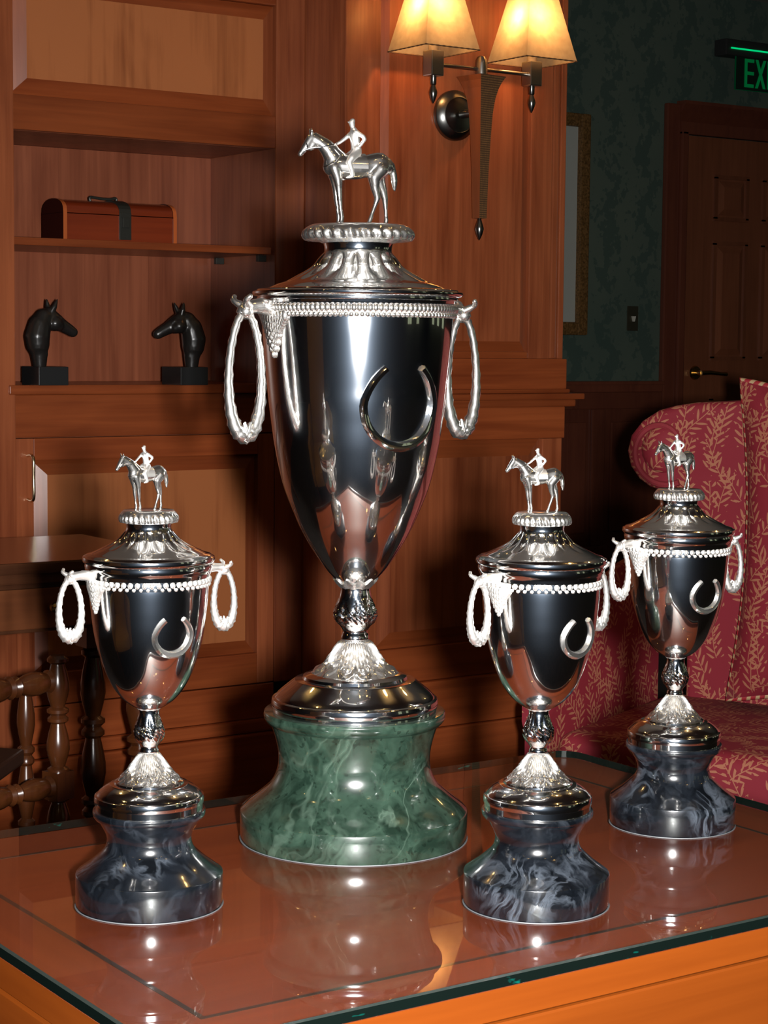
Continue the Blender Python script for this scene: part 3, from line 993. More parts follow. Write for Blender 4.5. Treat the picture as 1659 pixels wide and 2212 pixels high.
# ------------------------------------------------------------------ side table and its glass
U = 0.565                 # drawing units of the table and the cups, in metres
TOP = 0.735               # height of the glass
TZ = 0.49
TCX, TCY = 0.6537, 0.9142
tbl = empty('side_table', (TCX, TCY, 0))
tag(tbl, 'square-edged red-brown wooden side table with inlaid border under glass', 'table')
TX0, TX1, TY0, TY1 = 0.668, 1.648, 1.270, 1.966
def tp(mb, name, mat, bevel=0.001, parent=None):
    mb.v = [((p[0]-1.157)*U, (p[1]-1.618)*U, TOP+(p[2]-0.5)*U) for p in mb.v]
    return mb.build(name, mat, parent or tbl, bevel=bevel*U)
IX0, IX1, IY0, IY1 = 0.745, 1.571, 1.345, 1.889
tp(MB().box(IX0, IX1, IY0, IY1, TZ-0.024, TZ-0.0005), 'top_field', TT_X, 0)
for nm, poly, mt in (('border_board', [(TX0, TY0), (TX1, TY0), (IX1, IY0), (IX0, IY0)], TT_X), ('border_board', [(TX1, TY0), (TX1, TY1), (IX1, IY1), (IX1, IY0)], TT_Y),
                     ('border_board', [(TX1, TY1), (TX0, TY1), (IX0, IY1), (IX1, IY1)], TT_X), ('border_board', [(TX0, TY1), (TX0, TY0), (IX0, IY0), (IX0, IY1)], TT_Y)):
    bb = MB().prism(poly, 'z', TZ-0.028, TZ-0.0005)
    bb.mi = [0 if all(abs(bb.v[i][2]-(TZ-0.0005)) < 1e-6 for i in f) else 1 for f in bb.f]
    tp(bb, nm, [mt, TW_X if mt == TT_X else TW_Y], 0)
iw = 0.0027
for a in ((IX0-iw, IX1+iw, IY0-iw, IY0+iw), (IX0-iw, IX1+iw, IY1-iw, IY1+iw), (IX0-iw, IX0+iw, IY0+iw, IY1-iw), (IX1-iw, IX1+iw, IY0+iw, IY1-iw)):
    tp(MB().box(a[0], a[1], a[2], a[3], TZ-0.004, TZ-0.0002), 'inlay_line', INLAY, 0)
gv = 0.006
tp(MB().box(TX0+gv, TX1-gv, TY0+gv, TY1-gv, 0.456, TZ-0.0285), 'shadow_groove', INLAY, 0)
for a, mt in (((TX0, TX1, TY0, TY0+0.03), TW_X), ((TX0, TX1, TY1-0.03, TY1), TW_X), ((TX0, TX0+0.03, TY0+0.0302, TY1-0.0302), TW_Y), ((TX1-0.03, TX1, TY0+0.0302, TY1-0.0302), TW_Y)):
    tp(MB().box(a[0], a[1], a[2], a[3], 0.33, 0.4595), 'apron', mt, 0.003)
for lx_ in (TX0+0.031, TX1-0.091):
    for ly_ in (TY0+0.031, TY1-0.091):
        tp(MB().box(lx_, lx_+0.06, ly_, ly_+0.06, 0.5-TOP/U, 0.455), 'leg', TW_Y, 0.004)
# glass: rounded corners, clear faces, dark green edge
def rrect(x0, x1, y0, y1, r, n=8):
    pts = []
    for (cx, cy, a0) in ((x1-r, y0+r, -PI/2), (x1-r, y1-r, 0), (x0+r, y1-r, PI/2), (x0+r, y0+r, PI)):
        for i in range(n+1):
            a = a0+PI/2*i/n
            pts.append((cx+r*math.cos(a), cy+r*math.sin(a)))
    return pts
gs = MB()
outer = rrect(TX0, TX1, TY0, TY1, 0.032)
inn = rrect(TX0+0.0035, TX1-0.0035, TY0+0.0035, TY1-0.0035, 0.0285)
zt, zb = 0.5, 0.4902
n = len(outer)
o1 = gs.add([(p[0], p[1], zt) for p in inn], []); gs.cur = 0; gs.add([], [tuple(range(o1, o1+n))])
o2 = gs.add([(p[0], p[1], zb) for p in outer], []); gs.cur = 1; gs.f.append(tuple(reversed(range(o2, o2+n)))); gs.mi.append(1)
o3 = gs.add([(p[0], p[1], zt-0.0009) for p in outer], [])
for i in range(n):
    j = (i+1) % n
    gs.f.append((o3+i, o3+j, o1+j, o1+i)); gs.mi.append(3)
    gs.f.append((o2+i, o2+j, o3+j, o3+i)); gs.mi.append(2)
gs.f[0] = tuple(range(o1, o1+n))
gs.v = [((p[0]-1.157)*U, (p[1]-1.618)*U, (p[2]-0.4902)*U) for p in gs.v]
go = gs.build('glass_sheet', [GLASS_F, GLASS_U, GLASS_E, GLASS_C])
go.location = (TCX, TCY, TOP-0.0098*U)
tag(go, 'clear glass sheet with dark green edge covering the side table', 'glass top')

# ------------------------------------------------------------------ trophies
def horse_mesh():
    mb = MB()
    L = lambda *p: limb(mb, list(p), 12)
    L((-.17, 0, .575, .105), (-.05, 0, .565, .125), (.06, 0, .572, .122), (.16, 0, .585, .112), (.27, 0, .605, .118), (.33, 0, .59, .095))
    L((-.22, 0, .56, .085), (-.20, 0, .64, .09), (-.27, 0, .74, .072), (-.345, 0, .80, .056), (-.405, 0, .835, .046))
    L((-.12, 0, .66, .06), (-.25, 0, .775, .05), (-.38, 0, .86, .032))
    L((-.425, 0, .835, .046), (-.47, 0, .765, .042), (-.515, 0, .70, .031), (-.535, 0, .675, .029))
    L((-.405, 0, .775, .046), (-.43, 0, .745, .038))
    for s in (-1, 1):
        L((-.425, .026*s, .875, .017), (-.43, .034*s, .905, .015), (-.44, .036*s, .935, .005))
        L((-.20, .05*s, .55, .066), (-.165, .055*s, .44, .05), (-.155, .055*s, .35, .034), (-.148, .055*s, .26, .029), (-.135, .055*s, .15, .0185), (-.122, .055*s, .065, .024), (-.128, .055*s, .03, .022), (-.132, .055*s, .012, .028))
    L((.27, -.055, .55, .085), (.205, -.065, .47, .068), (.215, -.065, .36, .045), (.242, -.065, .27, .033), (.215, -.065, .19, .022), (.185, -.065, .11, .0195), (.170, -.065, .06, .024), (.158, -.065, .03, .022), (.152, -.065, .012, .028))
    L((.31, .055, .55, .085), (.29, .065, .46, .066), (.335, .065, .36, .045), (.360, .065, .27, .033), (.368, .065, .17, .022), (.374, .065, .10, .0195), (.378, .065, .06, .024), (.372, .065, .03, .022), (.366, .065, .012, .028))
    L((.375, 0, .645, .022), (.41, 0, .60, .030), (.425, 0, .52, .036), (.435, 0, .44, .036), (.44, 0, .36, .018))
    return remeshed(mb, 'horse', 0.0115, 3, 1.0)

def rider_mesh():
    mb = MB()
    L = lambda *p: limb(mb, list(p), 12)
    L((.04, 0, .72, .055), (.03, 0, .80, .05), (.015, 0, .885, .052), (.012, 0, .915, .042))
    for s in (-1, 1):
        L((.012, .03*s, .91, .034), (.012, .055*s, .905, .028))
    L((.004, 0, .94, .020), (-.008, 0, .985, .031), (-.012, 0, 1.0, .030), (-.002, 0, 1.018, .027))
    L((-.03, 0, 1.008, .012), (-.056, 0, 1.002, .006))
    L((.015, -.06, .905, .027), (.085, -.085, .86, .021), (.098, -.085, .835, .02), (.06, -.065, .775, .017), (.04, -.05, .765, .018))
    L((.0, .055, .90, .027), (-.06, .06, .85, .021), (-.115, .045, .81, .018), (-.165, .02, .785, .017))
    for s in (-1, 1):
        L((.03, .055*s, .71, .048), (-.045, .115*s, .645, .040), (-.075, .128*s, .605, .032), (-.05, .132*s, .53, .026), (-.035, .132*s, .47, .021), (-.075, .134*s, .455, .016), (-.10, .134*s, .452, .012))
    return remeshed(mb, 'rider', 0.0095, 3, 1.0)
HORSE = horse_mesh(); HORSE.materials.append(FIGURE)
RIDER = rider_mesh(); RIDER.materials.append(CHASED_S)

def saddle_mb():
    mb = MB()
    rows = []
    for i in range(9):
        t = i/8
        x = -0.045+0.16*t
        row = []
        for k in range(-10, 11):
            a = k/10*1.75
            row.append((x+0.012*abs(k/10), 0.131*math.sin(a), 0.568+0.136*math.cos(a)))
        rows.append(row)
    mb.grid(rows, False, False)
    return mb
def reins_mb():
    mb = MB()
    for s in (-1, 1):
        mb.tube(spline([(-.52, .030*s, .70), (-.43, .050*s, .735), (-.33, .075*s, .745), (-.22, .06*s, .775), (-.165, .015*s, .785)], 5), 0.0055, 6)
    mb.tube([(-.48+0.0*math.cos(2*PI*k/16), .047*math.cos(2*PI*k/16), .745+.047*math.sin(2*PI*k/16)) for k in range(17)], 0.006, 6)
    mb.tube(spline([(-.10, .0, .71), (-.19, -.10, .63), (-.27, -.07, .57), (-.30, 0, .56), (-.27, .07, .57), (-.19, .10, .63), (-.10, 0, .71)], 4), 0.0055, 6)
    return mb

def make_trophy(T, yaw, loc, horse_psi, marble_mat, label, group=None):
    root = empty('trophy_cup', loc, yaw)
    root.scale = (U, U, U)
    tag(root, label, 'trophy', group)
    S = T['s']
    # pedestal
    MB().lathe(T['ped'], 96).build('pedestal', marble_mat, root, smooth=SM)
    rp = T['ped'][-2][0]
    MB().lathe([(rp+0.0006, 0.0012), (rp+0.0010, 0.0002), (rp-0.004, 0.0001)], 96, cap=False).build('base_ring', RINGM, root, smooth=SM)
    MB().lathe(T['foot'], 96).build('foot', SILVER, root, smooth=SM)
    z0, z1 = T['skirt'][-1][1], T['skirt'][0][1]
    def fs(r, z, a):
        t = (z1-z)/(z1-z0)
        lob = abs(math.cos(6*a))
        rr = r*(1+0.10*t*(lob-0.6)) + S*0.0022*math.sin(48*a)*math.sin(PI*min(1, t*1.1+0.05)) + S*0.0016*math.sin(t*26+3*math.cos(12*a))*t
        zz = z - S*0.006*t*t*(lob-0.5)
        return rr, zz
    MB().lathe(spline(T['skirt'], 8), 192, fs).build('acanthus_skirt', CHASED, root, smooth=1.2)
    zb0, zb1 = T['bulb']
    def fb(r, z, a):
        k = max(0, 1-abs((z-(zb0+zb1)/2)/((zb1-zb0)/2))**2)
        return r*(1+0.13*k*(abs(math.cos(4*a))-0.5)) + S*0.0012*k*math.sin(24*a+z*900/S), z
    MB().lathe(T['stem'], 96, fb).build('stem', SILVER, root, smooth=1.0)
    # petal collar under the bowl
    zc = T['stem'][0][1]
    rc = T['collar']
    def fc(r, z, a):
        t = (r-rc*0.6)/(rc*0.4)
        return r*(1+0.08*max(t, 0)*math.cos(10*a)), z+S*0.003*max(t, 0)*math.cos(10*a)
    MB().lathe([(rc*0.55, zc-S*0.010), (rc*0.8, zc-S*0.004), (rc, zc+S*0.001), (rc*0.93, zc+S*0.0035), (rc*0.6, zc+S*0.001)], 80, fc).build('leaf_collar', T['ch'], root, smooth=SM)
    bowl = spline(T['bowl'], 10)
    MB().lathe(bowl, 128).build('bowl', SILVER, root, smooth=SM)
    def rb(z):
        for i in range(len(bowl)-1):
            (ra, za), (rc_, zc_) = bowl[i], bowl[i+1]
            if (za-z)*(zc_-z) <= 0 and za != zc_:
                return ra+(rc_-ra)*(z-za)/(zc_-za)
        return bowl[0][0] if z > bowl[0][1] else bowl[-1][0]
    # bead band
    r1, zl, zh = T['band']
    MB().lathe([(r1-S*0.004, zl), (r1, zl+S*0.001), (r1+S*0.0006, (zl+zh)/2), (r1, zh-S*0.001), (r1-S*0.003, zh)], 96, cap=False).build('band', SILVER, root, smooth=SM)
    bd = MB()
    nb = T['nbead']
    for k in range(nb):
        a = 2*PI*k/nb
        h = zh-zl
        bd.sphere(((r1+S*0.0012)*math.cos(a), (r1+S*0.0012)*math.sin(a), zl+h*0.66), h*0.26, 8, 6, sz=1.25)
        a += PI/nb
        bd.sphere(((r1+S*0.0008)*math.cos(a), (r1+S*0.0008)*math.sin(a), zl+h*0.22), h*0.19, 8, 6)
    bo = bd.build('beading', T['ch'], root, smooth=1.2, fixn=False)
    bo['kind'] = 'stuff'
    # lid with flutes
    fz0, fz1 = T['flute']
    def ff(r, z, a):
        if fz0 < z < fz1:
            t = (z-fz0)/(fz1-fz0)
            w = math.sin(PI*t)**0.6
            return r + S*0.0060*w*(abs(math.cos(8*a))**0.7-0.7), z
        return r, z
    MB().lathe(T['lid'], 160, ff).build('lid', SILVER, root, smooth=math.radians(50))
    pz0, pz1 = T['gad']
    def fg(r, z, a):
        if pz0 <= z <= pz1:
            t = (z-pz0)/(pz1-pz0)
            return r + S*0.0030*math.sin(PI*t)*(abs(math.cos(15*a+t*0.9))-0.6) + S*0.0012*(1-t)*math.cos(30*a), z
        return r, z
    MB().lathe(T['plate'], 180, fg).build('finial_plate', CHASED, root, smooth=1.0)
    # horse and rider
    hs = T['hs']
    hz = T['plate'][-1][1]
    ho = D.objects.new('horse', HORSE); col.objects.link(ho); ho.parent = root
    ho.location = (T['hx']*math.cos(horse_psi), T['hx']*math.sin(horse_psi), hz - hs*0.004)
    ho.rotation_euler = (0, 0, horse_psi)
    ho.scale = (hs, hs, hs)
    ri = D.objects.new('rider', RIDER); col.objects.link(ri); ri.parent = ho
    sd = saddle_mb().build('saddle_cloth', T['ch'], ho, smooth=SM)
    so = sd.modifiers.new('thick', 'SOLIDIFY'); so.thickness = 0.012
    reins_mb().build('reins', SILVER, ho, smooth=SM)
    # ring handles on horned mounts
    for k in (0, 1):
        hA = empty('handle', (0, 0, 0), PI*k)
        hA.parent = root
        rx = T['hr']; zt_ = T['hz']; a_, b_ = T['ha'], T['hb']; tr = T['ht']
        path, rad = [], []
        N = 56
        for i in range(N):
            an = PI/2 + 2*PI*i/N
            path.append((rx + a_*math.cos(an)*(1+0.12*math.sin(an)*-1), 0, zt_-b_+b_*math.sin(an)))
            low = 0.5-0.5*math.sin(an)
            rad.append(tr*(0.72+0.75*low**3))
        mb = MB()
        mb.tube(path+[path[0]], rad+[rad[0]], 12, fn=lambda t, an: 1+0.16*math.sin(2*PI*22*t+2*an)+0.06*math.sin(5*an))
        mb.build('ring', T['ch'], hA, smooth=1.2)
        kn_ = MB()
        kz = zt_-2*b_
        kn_.sphere((rx, 0, kz+tr*0.6), tr*1.45, 14, 10, sx=0.9, sy=0.85, sz=1.15)
        for sgn in (-1, 1):
            kn_.tube([(rx+sgn*a_*0.18, -tr*1.0, kz+tr*2.6), (rx+sgn*a_*0.05, -tr*1.25, kz+tr*0.9), (rx-sgn*a_*0.1, -tr*0.9, kz-tr*0.6)], [tr*0.3, tr*0.42, tr*0.3], 8)
            kn_.tube([(rx+sgn*a_*0.18, tr*1.0, kz+tr*2.6), (rx+sgn*a_*0.05, tr*1.25, kz+tr*0.9), (rx-sgn*a_*0.1, tr*0.9, kz-tr*0.6)], [tr*0.3, tr*0.42, tr*0.3], 8)
        kn_.build('ring_knot', T['ch'], hA, smooth=1.2, fixn=False)
        mt = MB()
        rim = T['band'][0]
        # neck of the mount reaching out from the band to the ring
        mt.tube(spline([(rim-S*0.002, 0, zt_+S*0.004), (rim+(rx-rim)*0.5, 0, zt_+S*0.007), (rx, 0, zt_+S*0.004), (rx+S*0.004, 0, zt_-S*0.002)], 5), [S*0.0085]*6+[S*0.0075]*5+[S*0.0065]*5, 12)
        mt.sphere((rx, 0, zt_+S*0.001), S*0.0085, 12, 8, sy=1.2)
        for sgn in (-1, 1):
            mt.tube(spline([(rx-S*0.002, sgn*S*0.006, zt_+S*0.006), (rx+S*0.006, sgn*S*0.014, zt_+S*0.012), (rx+S*0.002, sgn*S*0.020, zt_+S*0.018)], 4), [S*0.0042]*3+[S*0.0034]*3+[S*0.0028]*2+[S*0.0010], 8)
        mt.build('mount', T['ch'], hA, smooth=1.2)
        # palmette on the bowl below the mount
        pm = MB()
        for q in range(-4, 5):
            Ln = S*(0.046-0.0055*abs(q))
            for m in range(5):
                t = (m+0.6)/5
                zz = T['band'][1]+S*0.004-Ln*t*math.cos(q*0.2)
                r_ = rb(zz)+S*0.001
                da = math.atan2(q*S*0.0052*(1.25-0.75*t)+math.sin(q*0.2)*Ln*t*0.25, r_)
                pm.sphere((r_*math.cos(da), r_*math.sin(da), zz), S*0.0044*(1.15-0.5*t), 8, 6, sz=1.5)
        po_ = pm.build('palmette', T['ch'], hA, smooth=1.2, fixn=False)
    # horseshoe relief
    hz0, hw, hh_ = T['shoe']
    path = []
    for i in range(41):
        t = i/40
        an = math.radians(125 + 290*t)
        u_ = hw*math.cos(an)*(1.0 if math.sin(an) < 0 else 1.0-0.18*math.sin(an))
        v_ = hh_*math.sin(an)
        zz = hz0+v_
        r_ = rb(zz)+S*0.0010
        aa = -PI/2 + u_/r_
        path.append((r_*math.cos(aa), r_*math.sin(aa), zz))
    hsx = MB()
    hsx.tube(path, [T['shr']*(0.75+0.25*math.sin(PI*i/40)) for i in range(41)], 12, fn=lambda t, an: 1-0.22*math.cos(2*an)*0-0.18*max(0, math.cos(6*an)))
    hsx.build('horseshoe', T['hm'], root, smooth=1.0)
    return root

BIG = dict(
    s=1.0, ch=CHASED, hm=SILVER,
    ped=[(0.0, 0.1405), (0.0975, 0.1415)] + spline([(0.0985, 0.1412), (0.0994, 0.139), (0.0988, 0.133), (0.0955, 0.1285)], 4) + [(0.0925, 0.1275)] + spline([(0.0918, 0.127), (0.0880, 0.116), (0.0845, 0.102), (0.0831, 0.089), (0.0848, 0.075), (0.0916, 0.0603), (0.1040, 0.0485), (0.1180, 0.0375), (0.1243, 0.0318)], 6) + [(0.1250, 0.0300), (0.1247, 0.002), (0.1238, 0.0)],
    foot=[(0.030, 0.183), (0.050, 0.1825), (0.0565, 0.1795), (0.0575, 0.1765), (0.066, 0.1755)] + spline([(0.0665, 0.1750), (0.076, 0.1675), (0.0836, 0.1610), (0.0868, 0.1575)], 5) + [(0.0875, 0.1562), (0.0903, 0.1550)] + spline([(0.0906, 0.1545), (0.0912, 0.150), (0.0905, 0.1455)], 4) + [(0.0895, 0.1450), (0.0895, 0.1410), (0.02, 0.1410)],
    skirt=[(0.0150, 0.2185), (0.0187, 0.2155), (0.0245, 0.2045), (0.0324, 0.1941), (0.0420, 0.1872), (0.0505, 0.1815)],
    stem=spline([(0.0180, 0.2825), (0.0165, 0.2780), (0.0163, 0.2731), (0.0180, 0.2650), (0.0215, 0.2530), (0.0227, 0.2456), (0.0210, 0.2390), (0.0167, 0.2339), (0.0136, 0.2285), (0.0150, 0.2240), (0.0155, 0.2206), (0.0140, 0.2175), (0.0140, 0.2150)], 5),
    bulb=(0.234, 0.266), collar=0.0235,
    bowl=[(0.1030, 0.572), (0.1027, 0.560), (0.1018, 0.546), (0.0996, 0.520), (0.0972, 0.4957), (0.0955, 0.478), (0.0931, 0.460), (0.0882, 0.427), (0.0790, 0.387), (0.0649, 0.351), (0.0564, 0.3334), (0.0470, 0.3175), (0.0330, 0.2970), (0.0220, 0.2845), (0.0170, 0.2790)],
    band=(0.1034, 0.5675, 0.5832), nbead=118,
    lid=[(0.02, 0.5835), (0.1045, 0.5835), (0.1052, 0.5862), (0.1076, 0.5868), (0.1082, 0.5890), (0.1075, 0.5902), (0.1120, 0.5912), (0.1134, 0.5935), (0.1128, 0.5955), (0.1085, 0.5968), (0.1078, 0.5980), (0.0975, 0.5990)] + spline([(0.0970, 0.5992), (0.0871, 0.6036), (0.0760, 0.6072), (0.0657, 0.6124), (0.0555, 0.6178), (0.0472, 0.6235), (0.0418, 0.6311), (0.0376, 0.6368)], 6) + [(0.0362, 0.6385), (0.0362, 0.6430), (0.0372, 0.6474), (0.02, 0.6476)],
    flute=(0.6060, 0.6370),
    plate=[(0.02, 0.6478), (0.0385, 0.6478), (0.0460, 0.6510)] + spline([(0.0480, 0.6512), (0.0560, 0.6505), (0.0592, 0.6545), (0.0590, 0.6600), (0.0560, 0.6640)], 5) + [(0.0530, 0.6658), (0.0500, 0.6672), (0.0, 0.6676)],
    gad=(0.6500, 0.6642),
    hs=0.1080, hx=-0.007,
    hr=0.1350, hz=0.572, ha=0.0190, hb=0.0645, ht=0.0056,
    shoe=(0.4790, 0.0440, 0.0450), shr=0.0056,
)
SML = dict(
    s=0.56, ch=CHASED_S, hm=CHASED,
    ped=[(0.0, 0.0930), (0.0530, 0.0935)] + spline([(0.0536, 0.0934), (0.0541, 0.0915), (0.0536, 0.0880), (0.0515, 0.0850)], 4) + [(0.0492, 0.0845)] + spline([(0.0488, 0.0842), (0.0455, 0.0780), (0.0425, 0.0725), (0.0405, 0.0655), (0.0420, 0.0575), (0.0460, 0.0518), (0.0560, 0.0425), (0.0660, 0.0350), (0.0704, 0.0318)], 6) + [(0.0708, 0.0306), (0.0706, 0.002), (0.0698, 0.0)],
    foot=[(0.018, 0.1225), (0.0300, 0.1222), (0.0330, 0.1206), (0.0336, 0.1190), (0.0375, 0.1184)] + spline([(0.0378, 0.1180), (0.0430, 0.1150), (0.0478, 0.1112), (0.0498, 0.1090)], 5) + [(0.0504, 0.1080), (0.0521, 0.1072)] + spline([(0.0523, 0.1068), (0.0527, 0.1035), (0.0523, 0.1000)], 4) + [(0.0515, 0.0996), (0.0515, 0.0932), (0.02, 0.0932)],
    skirt=[(0.0085, 0.1490), (0.0105, 0.1465), (0.0150, 0.1395), (0.0205, 0.1320), (0.0265, 0.1262), (0.0320, 0.1210)],
    stem=spline([(0.0105, 0.1935), (0.0098, 0.1890), (0.0100, 0.1850), (0.0120, 0.1770), (0.0138, 0.1715), (0.0143, 0.1665), (0.0132, 0.1615), (0.0104, 0.1575), (0.0082, 0.1540), (0.0090, 0.1515), (0.0092, 0.1495), (0.0082, 0.1475), (0.0082, 0.1450)], 5),
    bulb=(0.1575, 0.186), collar=0.0140,
    bowl=[(0.0566, 0.3150), (0.0566, 0.3080), (0.0560, 0.2985), (0.0548, 0.2850), (0.0530, 0.2700), (0.0500, 0.2540), (0.0455, 0.2385), (0.0400, 0.2235), (0.0335, 0.2110), (0.0255, 0.2010), (0.0170, 0.1945), (0.0105, 0.1910)],
    band=(0.0570, 0.3095, 0.3188), nbead=54,
    lid=[(0.02, 0.3190), (0.0580, 0.3190), (0.0586, 0.3215), (0.0592, 0.3240), (0.0600, 0.3248), (0.0607, 0.3290), (0.0600, 0.3312), (0.0620, 0.3326), (0.0629, 0.3350), (0.0624, 0.3374), (0.0598, 0.3386), (0.0590, 0.3396), (0.0545, 0.3406)] + spline([(0.0540, 0.3408), (0.0467, 0.3444), (0.0405, 0.3474), (0.0345, 0.3505), (0.0290, 0.3540), (0.0252, 0.3580), (0.0226, 0.3618)], 6) + [(0.0212, 0.3638), (0.0212, 0.3665), (0.0218, 0.3692), (0.01, 0.3693)],
    flute=(0.3455, 0.3620),
    plate=[(0.01, 0.3694), (0.0225, 0.3694), (0.0245, 0.3700)] + spline([(0.0250, 0.3700), (0.0268, 0.3702), (0.0277, 0.3728), (0.0275, 0.3762), (0.0262, 0.3792)], 5) + [(0.0250, 0.3805), (0.0236, 0.3816), (0.0, 0.3818)],
    gad=(0.3698, 0.3793),
    hs=0.0590, hx=-0.005,
    hr=0.0810, hz=0.3190, ha=0.0112, hb=0.0272, ht=0.0036,
    shoe=(0.2680, 0.0190, 0.0185), shr=0.0036,
)
va = lambda x, y: math.atan2(y, x)
def place(T, x, y, phi, psi, mat, label, group=None):
    yaw = va(x, y) - PI/2 + math.radians(phi)
    return make_trophy(T, yaw, (x, y, TOP), math.radians(psi-phi), mat, label, group)
place(BIG, 0.6492, 0.9791, 30, 17, GREENM, 'largest silver trophy cup, horse on lid, on a green marble pedestal')
GR = 'small silver trophy cups on dark marble'
place(SML, 0.4757, 0.9187, 26, 36, BLUEM, 'small silver trophy cup on dark marble, left of the green pedestal', GR)
place(SML, 0.6548, 0.8057, 45, 22, BLUEM, 'small silver trophy cup on dark marble, nearest to the front table edge', GR)
place(SML, 0.8402, 0.8967, 39, 43, BLUEM, 'small silver trophy cup on swirled marble in front of the red sofa', GR)

# ------------------------------------------------------------------ writing desk and chair at the left
dk = empty('writing_desk', (0.6, 2.92, 0))
tag(dk, 'dark polished writing desk on turned legs in front of the cabinet', 'desk')
def dp_(mb, name, mat, bevel=0.002, smooth=None, parent=None):
    mb.v = [(p[0]-0.6, p[1]-2.92, p[2]) for p in mb.v]
    return mb.build(name, mat, parent or dk, bevel=bevel, smooth=smooth)
dp_(MB().box(-0.3, 1.478, 2.740, 3.11, 0.682, 0.70), 'desk_top', DARKW, 0.003)
dp_(MB().box(-0.27, 1.455, 2.756, 3.09, 0.664, 0.6815), 'top_moulding', DARKW, 0.004)
dp_(MB().box(-0.26, 1.448, 2.775, 3.08, 0.585, 0.6635), 'apron_frame', DARKW, 0.002)
for a, b in ((-0.2, 0.33), (0.35, 0.88), (0.90, 1.42)):
    dq = dp_(MB().box(a, b, 2.764, 2.7745, 0.592, 0.656), 'drawer', DESKF, 0.002)
    kn2 = MB().sphere(((a+b)/2+0.1, 2.752, 0.626), 0.009, 12, 8).tube([((a+b)/2+0.1, 2.765, 0.626), ((a+b)/2+0.1, 2.752, 0.626)], 0.004, 8)
    dp_(kn2, 'drawer_knob', BRASS, 0, SM, dq)
def turned(z0, z1, r, n, mb=None, cx=0, cy=0):
    """spool turning: vase and ring profile repeated"""
    prof = []
    h = (z1-z0)/n
    for i in range(n):
        b = z0+h*i
        for t, k in ((0.0, 0.62), (0.05, 0.95), (0.10, 0.95), (0.14, 0.60), (0.18, 0.66), (0.30, 0.86), (0.42, 1.0), (0.55, 0.98), (0.70, 0.82), (0.82, 0.64), (0.86, 0.60), (0.90, 0.9), (0.95, 0.9)):
            prof.append((r*k, b+h*t))
    prof.append((r*0.62, z1))
    mb = mb or MB()
    mb.lathe(prof, 20, cx=cx, cy=cy)
    return mb
for lx_, ly_ in ((1.462-0.03, 2.80), (1.435, 2.98), (-0.2, 2.80), (-0.2, 3.05)):
    m = turned(0.10, 0.52, 0.022, 3, cx=lx_, cy=ly_)
    m.box(lx_-0.022, lx_+0.022, ly_-0.022, ly_+0.022, 0.52, 0.584)
    m.box(lx_-0.022, lx_+0.022, ly_-0.022, ly_+0.022, 0.0, 0.10)
    dp_(m, 'leg', TURNW, 0, SM)
dp_(MB().box(1.418, 1.446, 2.823, 2.957, 0.03, 0.075), 'stretcher', TURNW, 0.004)

chair = empty('turned_chair', (1.135, 2.47, 0), math.radians(17.6))
tag(chair, 'dark wooden chair with spool-turned posts and rails pulled up to the desk', 'chair')
def hrail(mb, x0, x1, y, z, r):
    n = 72
    p, q = [], []
    for i in range(n+1):
        t = i/n
        p.append((x0+(x1-x0)*t, y, z))
        ph = (t*6) % 1.0
        if ph < 0.08: k = 0.95
        elif ph < 0.14: k = 0.62
        elif ph < 0.22: k = 0.88
        elif ph < 0.27: k = 0.60
        else: k = 0.62+0.38*math.sin(PI*(ph-0.27)/0.73)
        q.append(r*k)
    mb.tube(p, q, 14)
    return mb
for (px_, py_) in ((0.0, 0.0), (-0.46, 0.0)):
    m = turned(0.12, 0.40, 0.0170, 4, cx=px_, cy=py_)
    m = turned(0.43, 0.60, 0.0165, 2, m, px_, py_)
    m.box(px_-0.016, px_+0.016, py_-0.016, py_+0.016, 0.395, 0.435)
    m.box(px_-0.019, px_+0.019, py_-0.019, py_+0.019, 0.0, 0.12)
    m.build('post', TURNW, chair, smooth=SM)
for (px_, py_) in ((0.055, 0.13), (-0.46, 0.16)):
    m = turned(0.10, 0.54, 0.0135, 4, cx=px_, cy=py_)
    m.box(px_-0.015, px_+0.015, py_-0.015, py_+0.015, 0.0, 0.10)
    m.build('post', TURNW, chair, smooth=SM)
hrail(MB(), -0.442, -0.018, 0.0, 0.565, 0.0175).build('upper_rail', TURNW, chair, smooth=SM)
hrail(MB(), -0.442, -0.018, 0.0, 0.415, 0.0165).build('lower_rail', TURNW, chair, smooth=SM)
MB().prism([(-0.45, 0.03), (-0.09, 0.03), (0.03, 0.105), (-0.07, 0.35), (-0.45, 0.35)], 'z', 0.425, 0.447).build('seat', LEATHER, chair, bevel=0.004)

# ------------------------------------------------------------------ sofa
SA = math.radians(24)
sofa = empty('sofa', (1.962, 2.377, 0), SA)
tag(sofa, 'crimson upholstered sofa with tan leaf pattern and scrolled back', 'sofa')
# local frame: +x = depth (to the back), -y = right along the seat
def roundbox(x0, x1, y0, y1, z0, z1, r, seg=3):
    bm = bmesh.new()
    bmesh.ops.create_cube(bm, size=1.0)
    for v in bm.verts:
        v.co = Vector(((x0+x1)/2+v.co.x*(x1-x0), (y0+y1)/2+v.co.y*(y1-y0), (z0+z1)/2+v.co.z*(z1-z0)))
    bmesh.ops.bevel(bm, geom=list(bm.edges), offset=r, segments=seg, profile=0.5, affect='EDGES')
    mb = MB()
    bm.verts.index_update()
    mb.add([v.co.copy() for v in bm.verts], [[v.index for v in f.verts] for f in bm.faces])
    bm.free()
    return mb
SW = 1.5
roundbox(-0.005, 0.46, -SW, -0.002, 0.275, 0.418, 0.028, 4).build('seat_cushion', FABRIC, sofa, smooth=SM, uv=True)
roundbox(0.005, 0.46, -SW, -0.001, 0.09, 0.274, 0.012).build('seat_apron', FABRIC, sofa, smooth=SM, uv=True)
